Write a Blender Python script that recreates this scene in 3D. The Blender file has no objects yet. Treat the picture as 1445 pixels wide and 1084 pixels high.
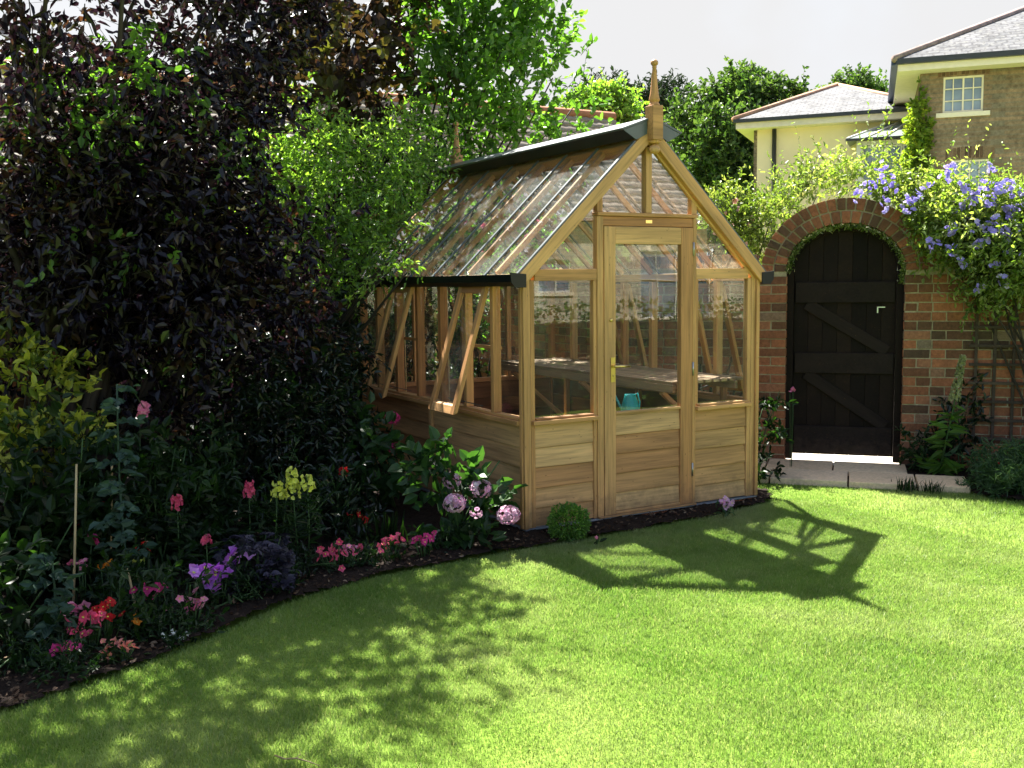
import bpy, math, random
import numpy as np
from mathutils import Vector, Matrix
random.seed(7); RG = np.random.default_rng(11)
S = bpy.context.scene
COL = S.collection
R = math.radians

# ------------------------------------------------------------------ camera
F = 1449.5
C0 = np.array([-3.1046, -5.3003, 1.5])
yaw, pit, rol = 0.5181, -0.0989, -0.0118
_f = np.array([math.sin(yaw)*math.cos(pit), math.cos(yaw)*math.cos(pit), math.sin(pit)])
_r = np.array([math.cos(yaw), -math.sin(yaw), 0.0]); _u = np.cross(_r, _f)
CR = _r*math.cos(rol)+_u*math.sin(rol); CU = -_r*math.sin(rol)+_u*math.cos(rol); CF = _f
cam = bpy.data.cameras.new('camera'); co = bpy.data.objects.new('camera', cam); COL.objects.link(co)
cam.sensor_width = 36; cam.lens = F/1445*36; cam.clip_end = 2000
M4 = Matrix([[CR[i], CU[i], -CF[i], C0[i]] for i in range(3)]+[[0, 0, 0, 1]])
co.matrix_world = M4; S.camera = co

def ray(px, py): return CF+CR*(px-722.5)/F-CU*(py-542)/F
def at(px, py, depth): return C0+ray(px, py)*depth
def gnd(px, py, z=0.0):
    d = ray(px, py); return C0+d*((z-C0[2])/d[2])

GZ = -0.04   # lawn level
# ------------------------------------------------------------------ object helpers
def tag(o, label=None, cat=None, group=None, kind=None):
    if label: o['label'] = label
    if cat: o['category'] = cat
    if group: o['group'] = group
    if kind: o['kind'] = kind
    return o
def empty(name, loc, label, cat, group=None):
    o = bpy.data.objects.new(name, None); COL.objects.link(o); o.location = Vector(loc)
    o.empty_display_size = .1
    return tag(o, label, cat, group)
def link(name, me, mat, parent=None):
    o = bpy.data.objects.new(name, me); COL.objects.link(o)
    if mat is not None: me.materials.append(mat)
    if parent is not None:
        o.parent = parent
        o.matrix_parent_inverse = Matrix.Translation(-parent.location)
    return o

class MB:
    def __init__(s): s.v = []; s.f = []; s.g = []; s.t = []; s.sm = []
    def add(s, vs, fs, gr=None, tint=None, smooth=False):
        n = len(s.v); tint = random.random() if tint is None else tint
        off = (random.random()*20, random.random()*20, random.random()*20)
        for i, p in enumerate(vs):
            s.v.append(tuple(p)); g = gr[i] if gr else p
            s.g.append((g[0]+off[0], g[1]+off[1], g[2]+off[2])); s.t.append(tint)
        for f in fs: s.f.append(tuple(n+i for i in f)); s.sm.append(smooth)
        return s
    def box(s, a, b, tint=None):
        x0, y0, z0 = [min(a[i], b[i]) for i in range(3)]; x1, y1, z1 = [max(a[i], b[i]) for i in range(3)]
        vs = [(x0,y0,z0),(x1,y0,z0),(x1,y1,z0),(x0,y1,z0),(x0,y0,z1),(x1,y0,z1),(x1,y1,z1),(x0,y1,z1)]
        d = [x1-x0, y1-y0, z1-z0]; o = sorted(range(3), key=lambda i: -d[i])
        gr = [(v[o[0]], v[o[1]], v[o[2]]) for v in vs]
        return s.add(vs, [(0,3,2,1),(4,5,6,7),(0,1,5,4),(1,2,6,5),(2,3,7,6),(3,0,4,7)], gr, tint)
    def bar(s, a, b, w, h, up=(0,0,1), tint=None):
        a = Vector(a); b = Vector(b); d = (b-a); L = d.length; d.normalize()
        sd = d.cross(Vector(up)).normalized(); u = sd.cross(d).normalized()
        vs = []; gr = []
        for l in (0, L):
            for i, j in ((-1,-1),(1,-1),(1,1),(-1,1)):
                vs.append(a+d*l+sd*(i*w/2)+u*(j*h/2)); gr.append((l, i*w/2, j*h/2))
        return s.add(vs, [(0,1,2,3),(7,6,5,4),(0,4,5,1),(1,5,6,2),(2,6,7,3),(3,7,4,0)], gr, tint)
    def prism(s, pts, vec, tint=None):
        n = len(pts); vec = Vector(vec)
        vs = [Vector(p) for p in pts]+[Vector(p)+vec for p in pts]
        fs = [tuple(range(n))[::-1], tuple(range(n, 2*n))]+[(i, (i+1) % n, n+(i+1) % n, n+i) for i in range(n)]
        return s.add(vs, fs, None, tint)
    def lathe(s, prof, c, n=16, tint=None, sq=None):
        vs = []; fs = []; gr = []
        for r, z in prof:
            for k in range(n):
                a = 2*math.pi*k/n; vs.append((c[0]+r*math.cos(a), c[1]+r*math.sin(a), c[2]+z)); gr.append((z, vs[-1][0], vs[-1][1]))
        m = len(prof)
        for i in range(m-1):
            for k in range(n):
                fs.append((i*n+k, i*n+(k+1) % n, (i+1)*n+(k+1) % n, (i+1)*n+k))
        fs.append(tuple(range(n))[::-1]); fs.append(tuple((m-1)*n+k for k in range(n)))
        return s.add(vs, fs, gr, tint, True)
    def tube(s, pts, rad, n=6, tint=None):
        pts = [Vector(p) for p in pts]; m = len(pts)
        if not hasattr(rad, '__len__'): rad = [rad]*m
        vs = []; fs = []; gr = []; L = 0
        for i, p in enumerate(pts):
            d = (pts[min(i+1, m-1)]-pts[max(i-1, 0)]).normalized()
            x = d.cross(Vector((0.31, 0.9, 0.17))).normalized(); y = d.cross(x)
            if i: L += (p-pts[i-1]).length
            for k in range(n):
                a = 2*math.pi*k/n; vs.append(p+x*(rad[i]*math.cos(a))+y*(rad[i]*math.sin(a))); gr.append((L, rad[i]*math.cos(a), rad[i]*math.sin(a)))
        for i in range(m-1):
            for k in range(n):
                fs.append((i*n+k, i*n+(k+1) % n, (i+1)*n+(k+1) % n, (i+1)*n+k))
        fs.append(tuple(range(n))[::-1]); fs.append(tuple((m-1)*n+k for k in range(n)))
        return s.add(vs, fs, gr, tint, True)
    def ball(s, c, r, n=10, m=6, tint=None, sc=(1,1,1)):
        vs = [(c[0], c[1], c[2]+r*sc[2])]; fs = []
        for i in range(1, m):
            t = math.pi*i/m
            for k in range(n):
                a = 2*math.pi*k/n; vs.append((c[0]+r*sc[0]*math.sin(t)*math.cos(a), c[1]+r*sc[1]*math.sin(t)*math.sin(a), c[2]+r*sc[2]*math.cos(t)))
        vs.append((c[0], c[1], c[2]-r*sc[2])); e = len(vs)-1
        for k in range(n):
            fs.append((0, 1+k, 1+(k+1) % n)); fs.append((e, 1+(m-2)*n+(k+1) % n, 1+(m-2)*n+k))
        for i in range(m-2):
            for k in range(n): fs.append((1+i*n+k, 1+(i+1)*n+k, 1+(i+1)*n+(k+1) % n, 1+i*n+(k+1) % n))
        return s.add(vs, fs, None, tint, True)
    def build(s, name, mat, parent=None, bevel=0):
        me = bpy.data.meshes.new(name); me.from_pydata(s.v, [], s.f); me.update()
        at_ = me.attributes.new('gr', 'FLOAT_VECTOR', 'POINT'); at_.data.foreach_set('vector', np.array(s.g, 'f').ravel())
        at_ = me.attributes.new('tint', 'FLOAT', 'POINT'); at_.data.foreach_set('value', np.array(s.t, 'f'))
        me.polygons.foreach_set('use_smooth', s.sm)
        o = link(name, me, mat, parent)
        if bevel:
            b = o.modifiers.new('bevel', 'BEVEL'); b.width = bevel; b.segments = 2; b.limit_method = 'ANGLE'; b.angle_limit = R(40)
        return o

def np_mesh(name, V, quads=None, tris=None, attrs=None, mat=None, parent=None, smooth=True):
    me = bpy.data.meshes.new(name)
    V = np.asarray(V, 'f').reshape(-1, 3)
    nq = 0 if quads is None else len(quads); nt = 0 if tris is None else len(tris)
    me.vertices.add(len(V)); me.vertices.foreach_set('co', V.ravel())
    li = np.concatenate([np.asarray(a, 'i').ravel() for a in (quads, tris) if a is not None])
    me.loops.add(len(li)); me.loops.foreach_set('vertex_index', li)
    tot = np.concatenate([np.full(nq, 4, 'i'), np.full(nt, 3, 'i')]); st = np.concatenate([[0], np.cumsum(tot)[:-1]]).astype('i')
    me.polygons.add(nq+nt); me.polygons.foreach_set('loop_start', st)
    try: me.polygons.foreach_set('loop_total', tot)
    except Exception: pass
    me.polygons.foreach_set('use_smooth', np.full(nq+nt, smooth))
    me.update(calc_edges=True)
    for k, a in (attrs or {}).items():
        at_ = me.attributes.new(k, 'FLOAT', 'POINT'); at_.data.foreach_set('value', np.asarray(a, 'f'))
    return link(name, me, mat, parent)

# ------------------------------------------------------------------ materials
MC = {}
def nmat(name):
    m = bpy.data.materials.new(name); m.use_nodes = True
    nt = m.node_tree; nt.nodes.clear(); out = nt.nodes.new('ShaderNodeOutputMaterial')
    return m, nt, out
def N(nt, typ, **kw):
    n = nt.nodes.new(typ)
    for k, v in kw.items():
        if hasattr(n, k): setattr(n, k, v)
        else: n.inputs[k].default_value = v
    return n
def c4(c): return (c[0], c[1], c[2], 1)
def mixc(nt, fac, a, b, mode='MIX'):
    n = nt.nodes.new('ShaderNodeMix'); n.data_type = 'RGBA'; n.blend_type = mode
    for s, v in ((0, fac), (6, a), (7, b)):
        if isinstance(v, (tuple, list)): n.inputs[s].default_value = c4(v)
        elif isinstance(v, (int, float)): n.inputs[s].default_value = v
        else: nt.links.new(v, n.inputs[s])
    return n.outputs[2]
def ramp(nt, fac, stops):
    n = nt.nodes.new('ShaderNodeValToRGB'); e = n.color_ramp.elements
    while len(e) < len(stops): e.new(.5)
    for k, (p, c) in enumerate(stops):
        e[k].position = p; e[k].color = c4(c) if isinstance(c, tuple) else (c, c, c, 1)
    nt.links.new(fac, n.inputs[0]); return n.outputs[0]
def noise(nt, vec, scale, detail=3, rough=.55):
    n = N(nt, 'ShaderNodeTexNoise'); n.inputs['Scale'].default_value = scale; n.inputs['Detail'].default_value = detail; n.inputs['Roughness'].default_value = rough
    if vec is not None: nt.links.new(vec, n.inputs['Vector'])
    return n.outputs['Fac']
def geopos(nt):
    return nt.nodes.new('ShaderNodeNewGeometry').outputs['Position']
def attr(nt, name, out='Fac'):
    a = nt.nodes.new('ShaderNodeAttribute'); a.attribute_name = name; return a.outputs[out]
def bump(nt, h, strength, dist=.01):
    b = nt.nodes.new('ShaderNodeBump'); b.inputs['Strength'].default_value = strength; b.inputs['Distance'].default_value = dist
    nt.links.new(h, b.inputs['Height']); return b.outputs['Normal']
def prin(nt, out, col, rough=.6, spec=.5, normal=None, metal=0):
    p = nt.nodes.new('ShaderNodeBsdfPrincipled')
    if isinstance(col, tuple): p.inputs['Base Color'].default_value = c4(col)
    else: nt.links.new(col, p.inputs['Base Color'])
    if isinstance(rough, (int, float)): p.inputs['Roughness'].default_value = rough
    else: nt.links.new(rough, p.inputs['Roughness'])
    p.inputs['Specular IOR Level'].default_value = spec; p.inputs['Metallic'].default_value = metal
    if normal is not None: nt.links.new(normal, p.inputs['Normal'])
    if out is not None: nt.links.new(p.outputs[0], out.inputs[0])
    return p

def leafmat(name, cols, trans=.45, tcol=None, rough=.45, spec=.4, scale=3.0):
    """cols: list of (pos,colour) picked by per-leaf tint; transmitted light is yellower"""
    m, nt, out = nmat(name)
    col = ramp(nt, attr(nt, 'tint'), cols)
    nz = noise(nt, geopos(nt), scale, 2)
    col = mixc(nt, 1.0, col, ramp(nt, nz, [(.3, .72), (.7, 1.25)]), 'MULTIPLY')
    p = prin(nt, None, col, rough, spec)
    t = nt.nodes.new('ShaderNodeBsdfTranslucent')
    tc = mixc(nt, 1.0, col, tcol or (1.5, 1.7, .6), 'MULTIPLY'); nt.links.new(tc, t.inputs[0])
    mx = nt.nodes.new('ShaderNodeMixShader'); mx.inputs[0].default_value = trans
    nt.links.new(p.outputs[0], mx.inputs[1]); nt.links.new(t.outputs[0], mx.inputs[2]); nt.links.new(mx.outputs[0], out.inputs[0])
    return m

def sat(nt, v, lo, hi, top):
    # top at or below lo, 0 at hi
    m = nt.nodes.new('ShaderNodeMapRange'); nt.links.new(v, m.inputs['Value']); m.inputs['From Min'].default_value = lo; m.inputs['From Max'].default_value = hi; m.inputs['To Min'].default_value = top; m.inputs['To Max'].default_value = 0
    return m.outputs[0]
def woodmat(name, a, b, c, rough=.55, spec=.35, weather=.25):
    m, nt, out = nmat(name)
    g = attr(nt, 'gr', 'Vector')
    mp = nt.nodes.new('ShaderNodeMapping'); mp.inputs['Scale'].default_value = (3, 60, 60); nt.links.new(g, mp.inputs[0])
    n1 = noise(nt, mp.outputs[0], 1.0, 4, .6)
    mp2 = nt.nodes.new('ShaderNodeMapping'); mp2.inputs['Scale'].default_value = (1.2, 9, 9); nt.links.new(g, mp2.inputs[0])
    n2 = noise(nt, mp2.outputs[0], 1.0, 2)
    base = ramp(nt, attr(nt, 'tint'), [(0, a), (.5, b), (1, c)])
    col = mixc(nt, 1.0, base, ramp(nt, n1, [(.3, .66), (.5, 1.0), (.72, 1.2)]), 'MULTIPLY')
    col = mixc(nt, 1.0, col, ramp(nt, n2, [(.3, 1-weather), (.7, 1+weather*.5)]), 'MULTIPLY')
    # knots
    vo = nt.nodes.new('ShaderNodeTexVoronoi'); mp3 = nt.nodes.new('ShaderNodeMapping'); mp3.inputs['Scale'].default_value = (2.2, 7, 7)
    nt.links.new(g, mp3.inputs[0]); nt.links.new(mp3.outputs[0], vo.inputs['Vector'])
    col = mixc(nt, ramp(nt, vo.outputs['Distance'], [(.05, .75), (.1, 0.0)]), col, (.12, .055, .02))
    # soil splash and damp staining in ragged patches low on the timber
    pos = geopos(nt); sp_ = nt.nodes.new('ShaderNodeSeparateXYZ'); nt.links.new(pos, sp_.inputs[0]); n4 = noise(nt, pos, 14, 5, .7)
    ad = nt.nodes.new('ShaderNodeMath'); ad.operation = 'MULTIPLY_ADD'; nt.links.new(n4, ad.inputs[0]); ad.inputs[1].default_value = -.45; nt.links.new(sp_.outputs[2], ad.inputs[2])
    col = mixc(nt, ramp(nt, ad.outputs[0], [(0.0, .0), (.0001, .0)]) if False else sat(nt, ad.outputs[0], -.24, -.06, .55), col, (.10,.065,.04))
    prin(nt, out, col, rough, spec, bump(nt, n1, .25, .002))
    return m
cedar = woodmat('cedar', (.65,.365,.155), (.56,.295,.115), (.39,.165,.062))
cedar_in = cedar
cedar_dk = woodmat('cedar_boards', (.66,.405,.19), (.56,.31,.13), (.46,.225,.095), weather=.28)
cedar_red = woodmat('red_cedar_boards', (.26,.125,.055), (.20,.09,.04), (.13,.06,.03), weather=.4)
benchwood = woodmat('bench_timber', (.46,.31,.19), (.38,.25,.15), (.30,.19,.11), weather=.4)
oldwood = woodmat('dark_stained_timber', (.018,.010,.007), (.009,.0055,.004), (.028,.016,.011), rough=.7, spec=.15)
ledgewood = woodmat('weathered_ledge_timber', (.022,.014,.010), (.016,.010,.008), (.030,.019,.014), rough=.75, spec=.2)
trelwood = woodmat('dark_trellis_timber', (.075,.052,.036), (.055,.038,.028), (.10,.07,.05), rough=.8)
cane_m = woodmat('bamboo', (.52,.38,.18), (.42,.30,.14), (.58,.44,.24), rough=.5)
bark = woodmat('bark', (.045,.035,.026), (.035,.027,.02), (.06,.047,.035), rough=.9)

def simple(name, col, rough=.5, spec=.5, metal=0, var=.15, scale=8, bmp=0):
    m, nt, out = nmat(name)
    nz = noise(nt, geopos(nt), scale, 4)
    c = mixc(nt, 1.0, col, ramp(nt, nz, [(.3, 1-var), (.7, 1+var)]), 'MULTIPLY')
    prin(nt, out, c, rough, spec, bump(nt, nz, bmp, .01) if bmp else None, metal)
    return m
blackal = simple('black_green_aluminium', (.004,.007,.007), .4, .3, 0, .2)
greyal = simple('slate_grey_aluminium', (.07,.09,.10), .35, .6, 0, .1)
leadgrey = simple('grey_sill_metal', (.22,.25,.29), .4, .5, .3)
brass = simple('brass', (.75,.55,.20), .28, .5, 1)
steel = simple('steel', (.5,.5,.5), .35, .5, 1)
white = simple('white_paint', (.78,.77,.72), .45, .4, 0, .05)
cream = simple('cream_render', (.92,.76,.52), .85, .2, 0, .07, 1.2, .1)
creamp = simple('cream_paint', (.82,.72,.58), .6, .3, 0, .06)
darkpipe = simple('black_iron', (.03,.03,.035), .4, .5)
bluepipe = simple('blue_grey_gutter', (.03,.045,.10), .4, .5)
teal = simple('teal_plastic', (.02,.40,.40), .35, .5)
leadm = simple('lead_flashing', (.12,.13,.15), .5, .5)
potm = simple('clay_pot', (.38,.16,.08), .8, .2)
labelm = simple('white_plastic', (.75,.75,.74), .4, .4)

def glassmat(name, tintc=(.97,.985,.975), dirt=.06, rough=0.0, refl=1.0):
    m, nt, out = nmat(name)
    lw = nt.nodes.new('ShaderNodeLayerWeight'); lw.inputs[0].default_value = .5
    pw = nt.nodes.new('ShaderNodeMath'); pw.operation = 'POWER'; nt.links.new(lw.outputs['Facing'], pw.inputs[0]); pw.inputs[1].default_value = 5
    fr = nt.nodes.new('ShaderNodeMath'); fr.operation = 'MULTIPLY_ADD'; nt.links.new(pw.outputs[0], fr.inputs[0]); fr.inputs[1].default_value = .94; fr.inputs[2].default_value = .045
    gl = nt.nodes.new('ShaderNodeBsdfGlossy'); gl.inputs['Roughness'].default_value = rough
    nz = noise(nt, geopos(nt), 1.6, 1)
    nt.links.new(bump(nt, nz, .12, .02), gl.inputs['Normal'])
    tr = nt.nodes.new('ShaderNodeBsdfTransparent'); tr.inputs[0].default_value = c4(tintc)
    mx = nt.nodes.new('ShaderNodeMixShader'); nt.links.new(fr.outputs[0], mx.inputs[0])
    nt.links.new(tr.outputs[0], mx.inputs[1]); nt.links.new(gl.outputs[0], mx.inputs[2])
    df = nt.nodes.new('ShaderNodeBsdfDiffuse'); df.inputs[0].default_value = (.55, .56, .53, 1)
    sp = noise(nt, geopos(nt), 55, 3, .7); sp2 = noise(nt, geopos(nt), 3, 2)
    mm = nt.nodes.new('ShaderNodeMath'); mm.operation = 'MULTIPLY'
    nt.links.new(ramp(nt, sp, [(.55, .25), (.72, 1.0)]), mm.inputs[0]); nt.links.new(ramp(nt, sp2, [(.35, dirt*.4), (.7, dirt*1.8)]), mm.inputs[1])
    mx2 = nt.nodes.new('ShaderNodeMixShader'); nt.links.new(mm.outputs[0], mx2.inputs[0])
    nt.links.new(mx.outputs[0], mx2.inputs[1]); nt.links.new(df.outputs[0], mx2.inputs[2]); nt.links.new(mx2.outputs[0], out.inputs[0])
    return m
glass = glassmat('greenhouse_glass', dirt=.05)
roofglass = glassmat('roof_glass', dirt=.13)
def housepane():
    m, nt, out = nmat('house_glass_painted_reflection')
    nz = noise(nt, geopos(nt), 1.1, 3)
    col = ramp(nt, nz, [(.35, (.10,.13,.19)), (.65, (.30,.36,.46))])  # mottled blue-grey reflection painted into the pane colour
    prin(nt, out, col, .08, .8); return m
hglass = housepane()

# bricks carry their own tint attribute
def brickmat(name, stops, spots=.35):
    m, nt, out = nmat(name)
    pos = geopos(nt)
    base = ramp(nt, attr(nt, 'tint'), stops)
    n1 = noise(nt, pos, 38, 5, .7); n2 = noise(nt, pos, 140, 3, .7); n3 = noise(nt, pos, 5, 3)
    c = mixc(nt, 1.0, base, ramp(nt, n1, [(.3, 1-spots), (.7, 1+spots)]), 'MULTIPLY')
    c = mixc(nt, ramp(nt, n3, [(.55, 0.0), (.78, .35)]), c, (.045,.05,.03))
    b = nt.nodes.new('ShaderNodeMath'); b.operation = 'ADD'; nt.links.new(n1, b.inputs[0]); nt.links.new(n2, b.inputs[1])
    prin(nt, out, c, .88, .25, bump(nt, b.outputs[0], .7, .006)); return m
brickm = brickmat('old_red_brick', [(0,(.09,.055,.035)),(.18,(.19,.078,.042)),(.5,(.32,.12,.06)),(.75,(.40,.145,.07)),(.9,(.29,.145,.085)),(1,(.22,.16,.11))])
def mortarmat():
    m, nt, out = nmat('lime_mortar'); pos = geopos(nt)
    n1 = noise(nt, pos, 30, 4, .7); n2 = noise(nt, pos, 4, 3)
    c = ramp(nt, n1, [(.3, (.26,.215,.135)), (.7, (.50,.42,.285))])
    c = mixc(nt, ramp(nt, n2, [(.5, 0.0), (.75, .5)]), c, (.10,.09,.05))
    prin(nt, out, c, .95, .1, bump(nt, n1, .8, .01)); return m
mortar = mortarmat()
slab_m = brickmat('sandstone_paving', [(0,(.70,.52,.33)),(.5,(.80,.62,.40)),(1,(.72,.56,.38))], .22)

def housebrick(name, a, b, mort, sc=1.0, rot=0):
    """far brickwork: brick texture laid in object space (x along wall, z up)"""
    m, nt, out = nmat(name)
    tc = nt.nodes.new('ShaderNodeTexCoord'); sep = nt.nodes.new('ShaderNodeSeparateXYZ'); nt.links.new(tc.outputs['Object'], sep.inputs[0])
    ad = nt.nodes.new('ShaderNodeMath'); ad.operation = 'ADD'; nt.links.new(sep.outputs[0], ad.inputs[0]); nt.links.new(sep.outputs[1], ad.inputs[1])
    cb = nt.nodes.new('ShaderNodeCombineXYZ'); nt.links.new(ad.outputs[0], cb.inputs[0]); nt.links.new(sep.outputs[2], cb.inputs[1])
    bt = nt.nodes.new('ShaderNodeTexBrick'); nt.links.new(cb.outputs[0], bt.inputs[0])
    bt.inputs['Color1'].default_value = c4(a); bt.inputs['Color2'].default_value = c4(b); bt.inputs['Mortar'].default_value = c4(mort)
    bt.inputs['Scale'].default_value = 1; bt.inputs['Brick Width'].default_value = .26*sc; bt.inputs['Row Height'].default_value = .085*sc; bt.inputs['Mortar Size'].default_value = .012*sc
    n1 = noise(nt, tc.outputs['Object'], 1.3, 5, .65); n2 = noise(nt, tc.outputs['Object'], 14, 3, .7)
    c = mixc(nt, 1.0, bt.outputs[0], ramp(nt, n1, [(.3, .6), (.7, 1.35)]), 'MULTIPLY')
    c = mixc(nt, 1.0, c, ramp(nt, n2, [(.3, .7), (.7, 1.3)]), 'MULTIPLY')
    prin(nt, out, c, .9, .15, bump(nt, n2, .4, .02)); return m
def roofmat(name, a, b, dark, row=.22, wid=.3):
    m, nt, out = nmat(name)
    at_ = attr(nt, 'gr', 'Vector')
    bt = nt.nodes.new('ShaderNodeTexBrick'); nt.links.new(at_, bt.inputs[0])
    bt.inputs['Color1'].default_value = c4(a); bt.inputs['Color2'].default_value = c4(b); bt.inputs['Mortar'].default_value = c4(dark)
    bt.inputs['Scale'].default_value = 1; bt.inputs['Brick Width'].default_value = wid; bt.inputs['Row Height'].default_value = row; bt.inputs['Mortar Size'].default_value = .02
    bt.inputs['Bias'].default_value = -.1
    n1 = noise(nt, at_, 1.6, 6, .75); n2 = noise(nt, at_, 9, 3, .7)
    c = mixc(nt, 1.0, bt.outputs[0], ramp(nt, n1, [(.35, .55), (.62, 1.5)]), 'MULTIPLY')
    c = mixc(nt, ramp(nt, n2, [(.5, 0.0), (.68, .7)]), c, (.20,.20,.185))
    prin(nt, out, c, .8, .2, bump(nt, n2, .3, .02)); return m
slate = roofmat('lichened_slate', (.085,.088,.095), (.115,.115,.12), (.055,.055,.06), .16, .2)

# ------------------------------------------------------------------ vegetation helpers
def unit(v): return v/np.maximum(np.linalg.norm(v, axis=-1, keepdims=True), 1e-9)
def rdir(n, up=0.0, flat=1.0):
    v = RG.normal(size=(n, 3)); v[:, 2] = v[:, 2]*flat+up; return unit(v)
def leaves(name, P, A, L, W, mat, parent, tint=None, Nrm=None, fold=.18, curl=.15, keep=None):
    """a mesh of folded, pointed leaves at points P, along axes A"""
    P = np.asarray(P, float); A = unit(np.asarray(A, float))
    if keep is not None:
        k = keep(P); P = P[k]; A = A[k]
        if tint is not None: tint = tint[k]
        if Nrm is not None: Nrm = Nrm[k]
        if hasattr(L, '__len__'): L = L[k]
    n = len(P)
    if n == 0: return None
    L = (np.asarray(L)*RG.uniform(.65, 1.25, n))[:, None]; Wd = L*W
    if Nrm is None: Nrm = rdir(n, .9)
    Nrm = unit(Nrm-A*np.sum(Nrm*A, 1, keepdims=True)); Sd = np.cross(A, Nrm)
    V = np.empty((n, 6, 3))
    V[:, 0] = P
    V[:, 1] = P+A*L*.32+Sd*Wd*.5+Nrm*Wd*fold; V[:, 2] = P+A*L*.68+Sd*Wd*.40+Nrm*(Wd*fold-L*curl*.4)
    V[:, 3] = P+A*L-Nrm*L*curl
    V[:, 4] = P+A*L*.68-Sd*Wd*.40+Nrm*(Wd*fold-L*curl*.4); V[:, 5] = P+A*L*.32-Sd*Wd*.5+Nrm*Wd*fold
    b = np.arange(n)[:, None]*6
    Q = np.concatenate([b+np.array([0, 1, 2, 3]), b+np.array([0, 3, 4, 5])])
    t = RG.random(n) if tint is None else np.clip(tint, 0, 1)
    return np_mesh(name, V, quads=Q, attrs={'tint': np.repeat(t, 6)}, mat=mat, parent=parent, smooth=False)

def in_lobes(lobes, n, shell=.55):
    vol = np.array([l[1]**2 if not hasattr(l[1], '__len__') else l[1][0]*l[1][2] for l in lobes]); k = RG.choice(len(lobes), n, p=vol/vol.sum())
    c = np.array([l[0] for l in lobes])[k]; r = np.array([[l[1]]*3 if not hasattr(l[1], '__len__') else l[1] for l in lobes])[k]
    d = rdir(n); rad = RG.random(n)**(1/3.)
    rad = np.where(RG.random(n) < shell, .78+.24*RG.random(n), rad)[:, None]
    return c+d*r*rad, d
def twigs(c, d, length, up=.3, spread=.8):
    n = len(c); v = unit(d*.7+RG.normal(size=(n, 3))*spread+np.array([0, 0, up])); return v*(length*RG.uniform(.5, 1.3, n))[:, None]
def foliage(name, lobes, nclus, ntw, nl, tw, L, W, mat, parent, up=.3, shell=.55, keep=None, droop=0, wood=None, twr=.0035, tintclump=.6, lfup=.9):
    c, d = in_lobes(lobes, nclus, shell)
    ct = RG.random(nclus)
    c = np.repeat(c, ntw, 0); d = np.repeat(d, ntw, 0); ct = np.repeat(ct, ntw)
    c = c+RG.normal(size=c.shape)*tw*.35
    v = twigs(c, d, tw, up)
    if keep is not None:
        k = keep(c) & keep(c+v); c, v, ct = c[k], v[k], ct[k]
    n = len(c)
    s = (np.arange(nl)+.5)/nl
    P = c[:, None]+v[:, None]*s[None, :, None]; P[..., 2] -= droop*tw*(s**2)[None]
    A = unit(v)[:, None]*.7+RG.normal(size=(n, nl, 3))*.75
    A[..., 2] -= droop
    t = np.clip(ct[:, None]*tintclump+RG.random((n, nl))*(1-tintclump), 0, 1)
    o = leaves(name, P.reshape(-1, 3), A.reshape(-1, 3), L, W, mat, parent, tint=t.ravel(), Nrm=rdir(n*nl, lfup), keep=keep)
    if wood is not None and n:
        e = c+v; e[:, 2] -= droop*tw
        x = unit(np.cross(v, rdir(n)))*twr; y = unit(np.cross(v, x))*twr
        V = np.stack([c+x, c-x*.5+y*.87, c-x*.5-y*.87, e], 1); b = np.arange(n)[:, None]*4
        T = np.concatenate([b+np.array(q) for q in ([0, 1, 3], [1, 2, 3], [2, 0, 3])])
        np_mesh('twigs', V, tris=T, attrs={'tint': RG.random(n*4)}, mat=wood, parent=parent)
    return o
def stems(name, base, tops, r0, r1, mat, parent, bend=.15, n=6):
    m = MB(); base = np.array(base)
    for t in tops:
        t = np.array(t); b = base+RG.normal(size=3)*np.array([.06, .06, 0]); L = np.linalg.norm(t-b)
        pts = []; rad = []; o1 = RG.normal(size=3)*bend*L*.5; K = 7
        for i in range(K):
            s = i/(K-1); p = b+(t-b)*s+o1*math.sin(s*math.pi)*.5; p[2] += bend*L*math.sin(s*math.pi)*.4
            pts.append(p); rad.append(r0*(1-s)+r1*s)
        m.tube(pts, rad, n)
    return m.build(name, mat, parent)

def petals(name, centers, faces, r, npet, mat, parent, cup=.35, tint=None, wide=.9, inner=None):
    """each centre gets a ring of npet petals facing its direction"""
    centers = np.asarray(centers, float); n = len(centers); faces = unit(np.asarray(faces, float))
    r = np.broadcast_to(np.asarray(r, float), (n,))*RG.uniform(.8, 1.15, n)
    x = unit(np.cross(faces, rdir(n))); y = np.cross(faces, x)
    a = (np.arange(npet)/npet*2*np.pi)[None, :]+RG.random((n, 1))*6
    D = x[:, None]*np.cos(a)[..., None]+y[:, None]*np.sin(a)[..., None]
    A = (D+faces[:, None]*cup).reshape(-1, 3); P = np.repeat(centers, npet, 0)
    t = np.repeat(RG.random(n) if tint is None else tint, npet)*.8+RG.random(n*npet)*.2
    return leaves(name, P, A, np.repeat(r, npet), wide, mat, parent, tint=t, Nrm=np.repeat(faces, npet, 0)+RG.normal(size=(n*npet, 3))*.15, curl=.05)

def petmat(name, a, b, c=None, trans=.3):
    return leafmat(name, [(0, a), (.5, b), (1, c or b)], trans, (1.1, 1.1, 1.1), .6, .2, 20)

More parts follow.
